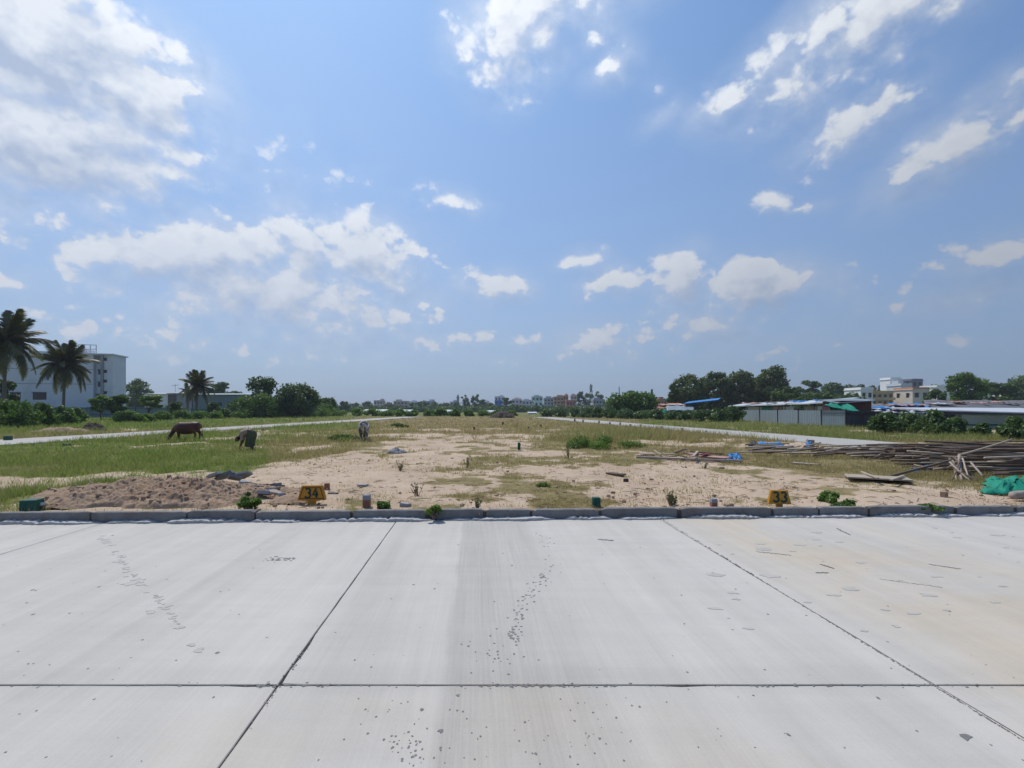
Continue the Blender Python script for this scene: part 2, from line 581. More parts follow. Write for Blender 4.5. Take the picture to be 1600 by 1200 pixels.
def corrugated_mat(name, c, rough=0.5, metallic=0.3, rust=0.3):
    return mat(name, c, rough, 0.16, 0.8, 0.1, 6.0, dirt=(0.16, 0.11, 0.08), dirt_amt=rust, metallic=metallic, spec=0.4, stretch=(3, 3, 0.4))


M = {}
M['concrete'] = concrete_mat()
M['joint'] = mat('joint_filler', (0.04, 0.038, 0.035), 0.95, 0.4, 9)
M['kerb'] = mat('kerb_stone', (0.20, 0.196, 0.193), 0.9, 0.34, 4.0, 0.5, 30, dirt=(0.13, 0.10, 0.085), dirt_amt=0.5)
M['kerb_joint'] = mat('dark_mortar', (0.09, 0.075, 0.066), 0.95, 0.4, 6.0, 0.6, 30)
M['mortar'] = mat('white_mortar', (0.45, 0.44, 0.43), 0.9, 0.2, 8.0, 0.4, 40, dirt=(0.3, 0.28, 0.26), dirt_amt=0.4)
M['stain'] = mat('damp_concrete', (0.17, 0.165, 0.16), 0.7, 0.3, 3.0)
M['stain_faint'] = mat('faint_damp_concrete', (0.43, 0.412, 0.38), 0.8, 0.3, 6.0)
M['ground'] = ground_mat()
M['side_road'] = mat('worn_concrete', (0.41, 0.395, 0.37), 0.9, 0.14, 1.2, 0.2, 20, dirt=(0.28, 0.25, 0.21), dirt_amt=0.35)
M['grass'] = tint_mat('grass_blades', 0.5)
M['soil'] = mat('dug_soil', (0.34, 0.238, 0.163), 0.95, 0.3, 2.2, 1.0, 16, dirt=(0.24, 0.15, 0.095), dirt_amt=0.7)
M['dark_soil'] = mat('dark_soil', (0.075, 0.055, 0.042), 0.95, 0.4, 1.2, 0.8, 10)
M['slate'] = mat('grey_stone_slab', (0.17, 0.18, 0.20), 0.7, 0.3, 5.0, 0.3, 25)
M['slate_light'] = mat('pale_stone_slab', (0.33, 0.33, 0.35), 0.8, 0.2, 5.0, 0.3, 25)
M['yellow'] = mat('ochre_paint', (0.47, 0.215, 0.012), 0.55, 0.18, 6.0, 0.15, 30, dirt=(0.25, 0.13, 0.03), dirt_amt=0.5, spec=0.4)
M['brown_line'] = mat('brown_paint', (0.13, 0.05, 0.008), 0.7, 0.2, 8.0)
M['digit'] = mat('dark_green_paint', (0.022, 0.05, 0.034), 0.6, 0.2, 8.0)
M['green_stone'] = mat('green_painted_stone', (0.012, 0.085, 0.06), 0.6, 0.3, 8.0, 0.3, 30, dirt=(0.12, 0.13, 0.11), dirt_amt=0.35)
M['brick_red'] = mat('red_painted_stone', (0.27, 0.115, 0.08), 0.85, 0.25, 8.0, 0.3, 30)
M['grey_cap'] = mat('grey_cap', (0.26, 0.27, 0.30), 0.85, 0.2, 9.0, 0.3, 30)
M['pole'] = mat('weathered_pole', (0.155, 0.112, 0.083), 0.85, 0.45, 1.6, 0.5, 12, dirt=(0.08, 0.06, 0.05), dirt_amt=0.6)
M['pole_pale'] = mat('pale_pole', (0.40, 0.34, 0.27), 0.8, 0.3, 1.6, 0.3, 12, dirt=(0.2, 0.16, 0.12), dirt_amt=0.4)
M['board'] = mat('grey_board', (0.36, 0.30, 0.26), 0.85, 0.3, 2.5, 0.3, 20, dirt=(0.2, 0.15, 0.12), dirt_amt=0.5)
M['board_pink'] = mat('pinkish_board', (0.42, 0.245, 0.22), 0.8, 0.25, 2.5, 0.2, 20)
M['board_red'] = mat('dark_red_board', (0.13, 0.02, 0.025), 0.75, 0.3, 3.0)
M['blue_tarp'] = mat('blue_tarpaulin', (0.02, 0.20, 0.52), 0.5, 0.4, 2.0, 0.5, 4, spec=0.5)
M['pale_tarp'] = mat('pale_tarpaulin', (0.50, 0.52, 0.56), 0.6, 0.25, 1.5, 0.5, 3, dirt=(0.25, 0.22, 0.2), dirt_amt=0.4)
M['green_net'] = mat('green_shade_net', (0.004, 0.21, 0.135), 0.7, 0.3, 3.0, 0.7, 6)
M['maroon'] = corrugated_mat('maroon_sheet', (0.085, 0.025, 0.028), 0.7, 0.0, 0.3)
M['tin'] = corrugated_mat('grey_tin', (0.25, 0.30, 0.335), 0.5, 0.25, 0.25)
M['tin_dark'] = corrugated_mat('dark_tin', (0.045, 0.05, 0.065), 0.6, 0.1, 0.3)
M['tin_white'] = corrugated_mat('white_tin', (0.56, 0.585, 0.62), 0.45, 0.1, 0.15)
M['tin_teal'] = corrugated_mat('teal_grey_sheet', (0.17, 0.245, 0.255), 0.6, 0.1, 0.2)
M['old_roof'] = mat('old_grey_roofing', (0.13, 0.135, 0.15), 0.85, 0.4, 0.7, 0.5, 3, dirt=(0.26, 0.17, 0.14), dirt_amt=0.4)
M['terracotta'] = mat('terracotta_tiles', (0.42, 0.19, 0.125), 0.85, 0.3, 1.0, 0.4, 6)
M['dark_frame'] = mat('dark_steel', (0.025, 0.028, 0.034), 0.5, 0.2, 4.0, metallic=0.3)
M['steel'] = mat('grey_steel', (0.22, 0.23, 0.25), 0.5, 0.2, 3.0, metallic=0.5)
M['green_wall'] = mat('grey_green_wall', (0.34, 0.40, 0.35), 0.9, 0.15, 0.5, 0.2, 8, dirt=(0.11, 0.13, 0.10), dirt_amt=0.4)
M['white_wall'] = mat('whitewashed_wall', (0.66, 0.69, 0.74), 0.9, 0.08, 0.25, 0.1, 8, dirt=(0.4, 0.42, 0.45), dirt_amt=0.35)
M['grey_wall'] = mat('bare_grey_wall', (0.30, 0.315, 0.34), 0.9, 0.15, 0.3, 0.15, 6, dirt=(0.2, 0.2, 0.21), dirt_amt=0.4)
M['window'] = mat('dark_window', (0.022, 0.026, 0.034), 0.25, 0.2, 2.0, spec=0.5)
M['bark'] = mat('bark', (0.13, 0.10, 0.08), 0.9, 0.35, 2.5, 0.6, 12)
M['palm_bark'] = mat('palm_bark', (0.17, 0.145, 0.12), 0.9, 0.3, 3.0, 0.6, 12, stretch=(1, 1, 5))
M['leaf_dark'] = leaf_mat('dark_leaves', (0.041, 0.074, 0.025), (0.119, 0.183, 0.049), 0.3)
M['leaf_olive'] = leaf_mat('olive_leaves', (0.062, 0.086, 0.035), (0.166, 0.199, 0.075), 0.3)
M['leaf_mid'] = leaf_mat('mid_green_leaves', (0.056, 0.111, 0.025), (0.151, 0.236, 0.047), 0.35)
M['leaf_bright'] = leaf_mat('bright_green_leaves', (0.077, 0.140, 0.031), (0.195, 0.285, 0.063), 0.4)
M['leaf_bush'] = leaf_mat('broad_bush_leaves', (0.045, 0.092, 0.032), (0.160, 0.229, 0.083), 0.3, rough=0.4)
M['palm_leaf'] = leaf_mat('palm_leaflets', (0.042, 0.047, 0.02), (0.15, 0.14, 0.056), 0.35, scale=1.2, rough=0.45)
M['dry'] = mat('dry_stalks', (0.19, 0.135, 0.075), 0.9, 0.3, 3.0)

# ------------------------------------------------------------------ setting: field, road, side roads
LR = [(-26.2, 7.0), (-25.0, 24.0), (-23.2, 65.0), (-21.6, 118.0)]   # edge of the left side road nearest the field
RR = [(17.6, 8.6), (15.4, 28.0), (12.7, 47.0), (8.0, 84.0), (4.6, 112.0)]
LW, RW = -4.7, 4.6


def on_line(L, y):
    return np.interp(y, [p[1] for p in L], [p[0] for p in L])


def kerb_y(x):
    return 8.43 + 0.036 * x


def road_mask(x, y):
    l0, r0 = on_line(LR, y), on_line(RR, y)
    lm = (x < l0) & (x > l0 + LW) & (y < 119)
    rm = (x > r0) & (x < r0 + RW) & (y < 113)
    return lm | rm


SX = [-600, 0, 300, 380, 430, 520, 590, 640, 700, 800, 850, 900, 1000, 1100, 1180, 1300, 1420, 1600, 2400]
SYT = [795, 792, 772, 744, 724, 708, 699, 684, 677, 676, 684, 701, 704, 716, 729, 741, 754, 767, 790]


def cover(x, y):
    """how much of the ground is overgrown (0..1), how green (0..1) and how tall (m), at world points"""
    px = CX + x / y * F
    py = HY + (H - FZ) / y * F
    n = vnoise(x, y, 0.35, 5, 0.6, 1)
    nf = vnoise(x, y, 1.3, 4, 0.6, 2)
    top = np.interp(px, SX, SYT)
    wid = np.interp(py, [650, 700, 790], [5, 9, 12])
    bare = sstep(-wid, wid, py - top + (n - 0.5) * np.interp(py, [650, 700, 790], [22, 46, 46]))
    bare = bare * sstep(662, 672, py)
    # tufts left standing on the sand
    want = 0.415 + 0.13 * np.exp(-((px - 830) / 190) ** 2) - 0.10 * np.exp(-((px - 500) / 110) ** 2) * (py > 715) - 0.08 * np.exp(-((px - 1100) / 130) ** 2) * (py > 725)
    want = want + 0.12 * sstep(762, 790, py) * ((px > 540) & (px < 1020))
    want = want + 0.10 * np.exp(-((px - 1240) / 150) ** 2)
    patch = sstep(0.0, 0.16, want - (1 - (0.55 * n + 0.45 * nf)) + 0.06)
    veg = (1 - bare) + bare * patch * 0.85
    # bare streaks in the grass
    veg = veg * (1 - 0.85 * sstep(0.56, 0.66, vnoise(x, y, 0.28, 4, 0.6, 5)) * (py > 668) * (px < 1700))
    green = 0.62 * sstep(680, 300, px) + 0.2
    green = green + 0.5 * np.exp(-((px - 930) / 75) ** 2 - ((py - 686) / 8) ** 2)
    green = green + 0.45 * (px > 1000) * (py < 690) * (x > on_line(RR, y) + RW) + 0.35 * (px < 560) * (py < 672)
    green = green - 0.25 * np.exp(-((px - 720) / 120) ** 2) * (py < 690)
    green = np.clip(green + (n - 0.5) * 0.9 + (nf - 0.5) * 0.4, 0, 1)
    green = np.where(py > 690, green * np.where(px > 420, 0.45, 1.0), green)
    tall = 0.075 + 0.15 * (1 - bare) + 0.46 * np.exp(-((px - 940) / 100) ** 2 - ((py - 682) / 12) ** 2) + 0.12 * ((px < 560) | (px > 1000)) * (py < 690)
    tall = tall * np.where(py > 692, 0.72, 1.0) * np.where((px > 1150) & (py > 696), 0.55, 1.0)
    tall = tall * (0.6 + 0.8 * nf)
    edge_l = np.abs(x - (on_line(LR, y) + LW - 0.8)) < 1.2
    green = np.where(edge_l, green * 0.35, green)
    return veg, green, tall


def build_ground():
    ys = np.concatenate([np.array([8.3, 8.5]), 1.0 / np.linspace(1 / 8.7, 1 / 160.0, 420), np.geomspace(165, 1500, 30)])
    us = np.concatenate([np.linspace(-3.2, -1.35, 40)[:-1], np.linspace(-1.35, 1.35, 520), np.linspace(1.35, 3.2, 40)[1:]])
    Yg, Ug = np.meshgrid(ys, us, indexing='ij')
    Xg = Ug * Yg
    ky = kerb_y(Xg) + 0.13
    Yg = np.maximum(Yg, ky * np.where(Yg < 8.6, 1.0, 0.0) + np.where(Yg < 8.6, 0, ky))
    veg, green, tall = cover(Xg, Yg)
    fade = np.clip((160 - Yg) / 60, 0, 1)
    Z = FZ + ((vnoise(Xg, Yg, 0.5, 3, 0.5, 3) - 0.5) * 0.14 + (vnoise(Xg, Yg, 2.4, 4, 0.6, 4) - 0.5) * 0.07) * fade * np.clip((Yg - ky) / 1.2, 0, 1)
    rm = road_mask(Xg, Yg)
    Z = np.where(rm, FZ - 0.06, Z)
    V = np.stack([Xg, Yg, Z], -1).reshape(-1, 3)
    r, c = Yg.shape
    i = np.arange(r * c).reshape(r, c)
    Fc = np.stack([i[:-1, :-1], i[:-1, 1:], i[1:, 1:], i[1:, :-1]], -1).reshape(-1, 4)
    far = sstep(105, 135, Yg)
    veg = veg * (1 - far) + far
    green = green * (1 - far) + 0.85 * far
    cols = np.stack([veg, green, np.zeros_like(veg)], -1).reshape(-1, 3)
    o = add('ground', np_mesh('ground', V, Fc, M['ground'], True, cols))
    tag(o, kind='structure')
    b = MB().quadmesh([(-1500, -1500, -0.32), (1500, -1500, -0.32), (1500, 1500, -0.32), (-1500, 1500, -0.32)], [(0, 1, 2, 3)]).mesh('subsoil', M['ground'])
    tag(add('subsoil', b), kind='structure')


build_ground()


def build_road():
    road = MB().quadmesh([(-60, -2.2, -0.2), (60, -2.2, -0.2), (60, 12, -0.2), (-60, 12, -0.2)], [(0, 1, 2, 3)])
    road.quadmesh([(-60, -2.2, -0.005), (60, -2.2, -0.005), (60, 10.55, -0.005), (-60, 6.2, -0.005)], [(0, 1, 2, 3)])
    ro = road.obj('road', M['joint'])
    tag(ro, kind='structure')
    joints = [-30.4, -25.6, -20.8, -16.0, -11.2, -6.25, -1.37, 3.17, 7.36, 12.0, 16.5, 21.0, 25.6, 30.2]
    rg = random.Random(3)
    g = 0.0052
    for i in range(len(joints) - 1):
        a, b = joints[i] + g, joints[i + 1] - g
        for (y0, y1) in ((-2.0, 3.349), (3.361, None)):
            X = lambda s, y: s - SL * y
            yb0, yb1 = y0, y0
            if y1 is None:
                yt0, yt1 = kerb_y(X(a, 8.4)) - 0.01, kerb_y(X(b, 8.4)) - 0.01
            else:
                yt0 = yt1 = y1
            n = 26
            # edges of a cast slab wander by a few millimetres
            pts = []
            for k in range(n): t = k / n; pts.append((a + (b - a) * t, yb0))
            for k in range(n): t = k / n; pts.append((b, yb1 + (yt1 - yb1) * t))
            for k in range(n): t = k / n; pts.append((b + (a - b) * t, yt1 + (yt0 - yt1) * t))
            for k in range(n): t = k / n; pts.append((a, yt0 + (yb0 - yt0) * t))
            top, chm = [], []
            cs, cy = (a + b) / 2, (yb0 + yt0) / 2
            for (s, y) in pts:
                w = rg.uniform(-0.0025, 0.0025) - (0.012 if rg.random() < 0.05 else 0)
                ds, dy = (1 if s > cs else -1) * w, (1 if y > cy else -1) * w
                chm.append((X(s + ds, y + dy), y + dy))
                ds2, dy2 = (1 if s > cs else -1) * (w - 0.006), (1 if y > cy else -1) * (w - 0.006)
                top.append((X(s + ds2, y + dy2), y + dy2))
            m = len(pts)
            mb = MB()
            mb.v = [(x, y, 0.0) for x, y in top] + [(x, y, -0.006) for x, y in chm] + [(x, y, -0.18) for x, y in chm]
            mb.f = [tuple(range(m))]
            for k in range(m):
                k2 = (k + 1) % m
                mb.f += [(m + k, m + k2, k2, k), (2 * m + k, 2 * m + k2, m + k2, m + k)]
            mb.obj('road_slab', M['concrete'], ro)


build_road()


def build_kerb():
    rg = random.Random(21)
    xs = [-160, -18, 140, 292, 398, 548, 680, 757, 830, 937, 1062, 1208, 1280, 1358, 1494, 1588, 1722]
    bx = [(p - CX) / F * kerb_y((p - CX) / F * 8.43) for p in xs]
    while bx[0] > -26: bx.insert(0, bx[0] - rg.uniform(1.4, 1.75))
    while bx[-1] < 17: bx.append(bx[-1] + rg.uniform(1.3, 1.75))
    back = MB()
    x0, x1 = bx[0], bx[-1]
    back.hexa([(x0, kerb_y(x0) + 0.022, -0.1), (x1, kerb_y(x1) + 0.022, -0.1), (x1, kerb_y(x1) + 0.128, -0.1), (x0, kerb_y(x0) + 0.128, -0.1)],
              [(x0, kerb_y(x0) + 0.022, 0.135), (x1, kerb_y(x1) + 0.022, 0.135), (x1, kerb_y(x1) + 0.128, 0.135), (x0, kerb_y(x0) + 0.128, 0.135)])
    k = back.obj('kerb', M['kerb_joint'])
    tag(k, kind='structure')
    for i in range(len(bx) - 1):
        a, b = bx[i], bx[i + 1]
        gp = rg.uniform(0.02, 0.085)
        if abs(xs[6] - (CX + b / kerb_y(b) * F)) < 4: b -= 0.13
        a, b = a + gp / 2, b - gp / 2
        h = 0.165 + rg.uniform(-0.02, 0.018)
        tl = rg.uniform(-0.008, 0.008)
        n = 14
        prof = [(0.0, -0.1), (0.0, h - 0.010), (0.009, h), (0.115, h), (0.13, h - 0.015), (0.13, -0.1)]
        mb = MB()
        for j in range(n + 1):
            x = a + (b - a) * j / n
            y = kerb_y(x)
            e = 0.04 if j in (0, n) else 0.0
            for (dy, z) in prof:
                jit = rg.uniform(-0.004, 0.004) if z > 0 else 0
                mb.v.append((x + rg.uniform(-.004, .004), y + dy + jit + (tl * (j / n - 0.5)) + (0.006 if e and dy < 0.05 else 0), z + (jit - e * rg.random() if z > 0 else 0)))
        q = len(prof)
        for j in range(n):
            for p in range(q - 1):
                mb.f.append((j * q + p, j * q + p + 1, (j + 1) * q + p + 1, (j + 1) * q + p))
        mb.f.append(tuple(range(q))[::-1])
        mb.f.append(tuple(n * q + p for p in range(q)))
        mb.obj('kerb_stone', M['kerb'], k)
    # haunch of white mortar smeared along the foot, broken here and there
    x = -20.0
    while x < 17:
        ln = rg.uniform(0.7, 2.3)
        mb = MB()
        n = max(8, int(ln / 0.045))
        for j in range(n + 1):
            t = j / n
            e = min(1, 6 * min(t, 1 - t) + 0.12)
            xx = x + ln * t
            hz = max(0.012, 0.042 + 0.012 * math.sin(xx * 2.1) + rg.uniform(-0.007, 0.006) - (0.02 if rg.random() < .08 else 0)) * e
            dp = (0.115 + 0.025 * math.sin(xx * 3.3 + 1) + 0.015 * math.sin(xx * 11) + rg.uniform(-0.016, 0.012)) * (0.4 + 0.6 * e)
            y = kerb_y(xx)
            for (dy, z) in ((0.012, -0.02), (0.012, hz * rg.uniform(1.0, 1.3)), (-dp * 0.55, hz * rg.uniform(.9, 1.05)), (-dp * 0.98, hz * rg.uniform(.8, 1.0)), (-dp, -0.02)):
                mb.v.append((xx, y + dy, z))
        for j in range(n):
            for p in range(4):
                mb.f.append((j * 5 + p, (j + 1) * 5 + p, (j + 1) * 5 + p + 1, j * 5 + p + 1))
        mb.f += [(0, 1, 2, 3, 4), tuple(n * 5 + p for p in (4, 3, 2, 1, 0))]
        mb.obj('mortar', M['mortar'], k)
        x += ln + rg.uniform(0.02, 0.2)


build_kerb()


def strip(name, L, w, y0, y1, z, matl):
    mb = MB()
    ys = np.linspace(y0, y1, 60)
    rg = random.Random(5)
    for y in ys:
        x = float(on_line(L, y))
        j = rg.uniform(-0.12, 0.12)
        mb.v += [(x + j, y, z - 0.16), (x + j, y, z), (x + w, y, z), (x + w, y, z - 0.16)]
    for i in range(len(ys) - 1):
        for p in range(3):
            mb.f.append((i * 4 + p, i * 4 + p + 1, (i + 1) * 4 + p + 1, (i + 1) * 4 + p))
    o = mb.obj(name, matl)
    return tag(o, kind='structure')


strip('side_road', LR, LW, 7.6, 118, FZ + 0.05, M['side_road'])
strip('side_road', RR, RW, 9.4, 112, FZ + 0.05, M['side_road'])


def build_stains():
    rg = random.Random(9)
    dark, faint = MB(), MB()

    lift = [0.0012]

    def spot(mb, px, py, r, sx=1.0):
        lift[0] += 0.0000025
        z = lift[0]
        c = G(px, py)
        rr = r / F * c.y
        n = 9
        i0 = len(mb.v)
        # round on the ground: a spot is a drop that dried, slightly ragged
        for k in range(n):
            a = 2 * math.pi * k / n
            q = rr * rg.uniform(0.5, 1.35)
            mb.v.append((c.x + q * sx * math.cos(a), c.y + q * 1.25 * math.sin(a), z))
        mb.f.append(tuple(i0 + k for k in range(n)))
    path = [(848, 832), (858, 850), (862, 872), (856, 890), (846, 906), (836, 922), (822, 938), (814, 960), (806, 985), (800, 998)]
    for i in range(120):
        t = rg.random() ** 0.8 * (len(path) - 1.001)
        k = int(t)
        f = t - k
        x = path[k][0] * (1 - f) + path[k + 1][0] * f
        y = path[k][1] * (1 - f) + path[k + 1][1] * f
        w = 13 if y < 930 else 9
        spot(dark, x + rg.gauss(0, w * 0.6), y + rg.gauss(0, 4), rg.uniform(0.8, 1.9) * (0.8 + (y - 830) / 260))
    for i in range(26): spot(dark, rg.gauss(770, 26), rg.gauss(1020, 18), rg.uniform(0.8, 2.2))
    for i in range(30): spot(dark, rg.gauss(632, 17), rg.gauss(1178, 14), rg.uniform(.8, 2.4))
    for i in range(70): spot(dark, rg.uniform(560, 1000), rg.uniform(1090, 1200), rg.uniform(0.9, 2.2))
    for i in range(120): spot(dark, rg.uniform(0, 1600), rg.uniform(830, 1190), rg.uniform(0.6, 1.8))
    for (x, y, r) in ((715, 1087, 3.4), (688, 1142, 4.0), (659, 1109, 3.2), (1372, 1091, 3), (1232, 1148, 3), (50, 922, 2.4), (340, 1020, 3.2), (52, 960, 2.4), (155, 917, 1.8)): spot(dark, x, y, r)
    for i in range(34): spot(dark, rg.gauss(435, 12), rg.gauss(874, 2.0), rg.uniform(0.8, 2.2), 1.5)
    spot(dark, 1508, 1152, 8, 1.2)
    # wheel-dragged damp trail on the left
    tr = [(158, 838), (175, 856), (190, 876), (204, 892), (222, 912), (240, 932), (256, 948), (272, 968), (288, 985)]
    for i in range(80):
        t = rg.random() * (len(tr) - 1.001)
        k = int(t)
        f = t - k
        spot(faint, tr[k][0] * (1 - f) + tr[k + 1][0] * f + rg.gauss(0, 4), tr[k][1] * (1 - f) + tr[k + 1][1] * f + rg.gauss(0, 2), rg.uniform(1.2, 4.0), 1.5)
    for (x, y, r) in ((203, 912, 7), (236, 956, 6), (310, 1016, 6), (300, 1008, 4), (1195, 858, 9), (1203, 900, 8), (1120, 898, 8), (1330, 920, 7), (1450, 930, 7)): spot(faint, x, y, r, 1.6)
    for i in range(34): spot(faint, rg.uniform(1100, 1600), rg.uniform(825, 990), rg.uniform(1, 4.5), 2.6)
    # dirt lodged along the long joint and the left joint
    for i in range(260):
        x = rg.choice((rg.uniform(0, 1600), rg.gauss(800, 45), rg.gauss(1330, 110), rg.gauss(900, 70), rg.gauss(450, 40)))
        spot(dark, x, 1071.5 + rg.gauss(0, 1.4), rg.uniform(0.5, 1.3), 2.4)
    for i in range(60):
        t = rg.choice((rg.gauss(.55, .05), rg.gauss(.72, .03), rg.random()))
        spot(dark, 620 - 275 * t + rg.gauss(0, 2.4), 812 + 388 * t, rg.uniform(0.5, 1.6))
    for i in range(420):
        t = rg.random()
        spot(dark, 1035 + 565 * t + rg.gauss(0, .9), 812 + 346 * t, rg.uniform(0.5, 1.5))
    # fine scratches
    for (x0, y0, x1, y1) in ((1376, 905, 1470, 918), (1182, 862, 1235, 868), (1308, 826, 1328, 836), (1452, 882, 1500, 889), (1282, 882, 1302, 888), (1275, 895, 1294, 895), (935, 843, 958, 845)):
        for k in range(24):
            t = k / 23
            spot(dark, x0 + (x1 - x0) * t, y0 + (y1 - y0) * t + rg.gauss(0, .3), 0.8, 2.0)
    tag(dark.obj('dried_spots', M['stain']), 'scattered dark dried drops and dirt on the pale concrete road', kind='stuff')
    tag(faint.obj('faint_marks', M['stain_faint']), 'faint scuffed footprints on the pale concrete road', kind='stuff')


build_stains()


# ------------------------------------------------------------------ ground cover
def build_grass():
    GREEN = np.array([0.27, 0.33, 0.075])
    DEEP = np.array([0.15, 0.22, 0.048])
    DRY = np.array([0.45, 0.34, 0.18])
    OLIVE = np.array([0.33, 0.29, 0.115])

    def blades(name, n, pyr, k, label, hmul=1.0):
        px = RNG.uniform(-330, 1930, n)
        py = RNG.uniform(pyr[0], pyr[1], n)
        y = (H - FZ) * F / (py - HY)
        x = (px - CX) / F * y
        veg, green, tall = cover(x, y)
        keep = (RNG.random(n) < np.clip(veg, 0.13, 1) ** 1.2) & ~road_mask(x, y) & (y > kerb_y(x) + 0.2)
        mound = ((x + 7.3) / 2.8) ** 2 + ((y - 9.9) / 1.25) ** 2 < 1
        keep &= ~mound | (RNG.random(n) < 0.03)
        x, y, green, tall, veg = x[keep], y[keep], green[keep], tall[keep], veg[keep]
        n = len(x)
        X = np.repeat(x, k) + RNG.normal(0, 0.05, n * k) * (1 + np.repeat(y, k) / 25)
        Y = np.repeat(y, k) + RNG.normal(0, 0.05, n * k) * (1 + np.repeat(y, k) / 12)
        gr = np.repeat(green, k)
        hh = np.repeat(tall, k) * RNG.uniform(0.35, 1.25, n * k) * hmul
        wd = np.maximum(0.004, 0.55 * Y / 486) * RNG.uniform(0.7, 1.5, n * k)
        ang = RNG.uniform(0, 2 * math.pi, n * k)
        lean = RNG.uniform(0.1, 1.0, n * k) * hh
        la = RNG.uniform(0, 2 * math.pi, n * k)
        Z = np.full(n * k, FZ - 0.03)
        b0 = np.stack([X - np.cos(ang) * wd / 2, Y - np.sin(ang) * wd / 2, Z], -1)
        b1 = np.stack([X + np.cos(ang) * wd / 2, Y + np.sin(ang) * wd / 2, Z], -1)
        tp = np.stack([X + np.cos(la) * lean, Y + np.sin(la) * lean, Z + 0.03 + hh], -1)
        V = np.stack([b0, b1, tp], 1).reshape(-1, 3)
        Fc = np.arange(len(V)).reshape(-1, 3)
        r = RNG.random(n * k)[:, None]
        g = np.clip(gr + RNG.normal(0, 0.16, n * k), 0, 1)[:, None]
        dry = DRY * (1 - r) + OLIVE * r
        grn = DEEP * (1 - r) + GREEN * r
        c = dry * (1 - g) + grn * g
        cols = np.repeat(c, 3, axis=0)
        tag(add(name, np_mesh(name, V, Fc, M['grass'], False, cols)), label, kind='stuff')

    blades('grass', 62000, (690, 800), 6, 'patchy green and dry grass over the sandy plot')
    blades('grass', 46000, (647, 692), 4, 'olive grass and low weeds across the far field and verges')


build_grass()


# ------------------------------------------------------------------ foliage builders
def leaves(blobs, n, size, rng, flat=0.35, shell=0.45, elong=1.7):
    """n leaf-sized faces spread through clumps; each clump is (x, y, z, rx, ry, rz)"""
    B = np.array(blobs, dtype=np.float64)
    area = (B[:, 3] * B[:, 4] + B[:, 3] * B[:, 5] + B[:, 4] * B[:, 5])
    idx = rng.choice(len(B), n, p=area / area.sum())
    d = rng.normal(size=(n, 3))
    d /= np.linalg.norm(d, axis=1, keepdims=True)
    r = 1 - shell * rng.random(n) ** 1.6
    r *= 1 + rng.normal(0, 0.09, n)
    c = B[idx, :3] + d * B[idx, 3:6] * r[:, None]
    nr = d * 0.8 + rng.normal(size=(n, 3)) * 0.75 + np.array([0, 0, flat])
    nr /= np.linalg.norm(nr, axis=1, keepdims=True)
    t = np.cross(nr, rng.normal(size=(n, 3)))
    t /= np.linalg.norm(t, axis=1, keepdims=True)
    b = np.cross(nr, t)
    s = size * rng.uniform(0.6, 1.35, n)[:, None]
    a1, b1 = t * s * elong / 2, b * s / 2
    V = np.stack([c - a1, c - b1 * 1.0 + a1 * 0.05, c + a1, c + b1 + a1 * 0.05], 1).reshape(-1, 3)
    return V, np.arange(len(V)).reshape(-1, 4)


def limb(mb, a, b, r0, r1, rg, n=4):
    a, b = Vector(a), Vector(b)
    pts = [a.lerp(b, i / n) + Vector((rg.uniform(-1, 1), rg.uniform(-1, 1), rg.uniform(-.4, .4))) * (0.06 * (b - a).length if 0 < i < n else 0) for i in range(n + 1)]
    mb.tube(pts, [r0 + (r1 - r0) * i / n for i in range(n + 1)], 7)


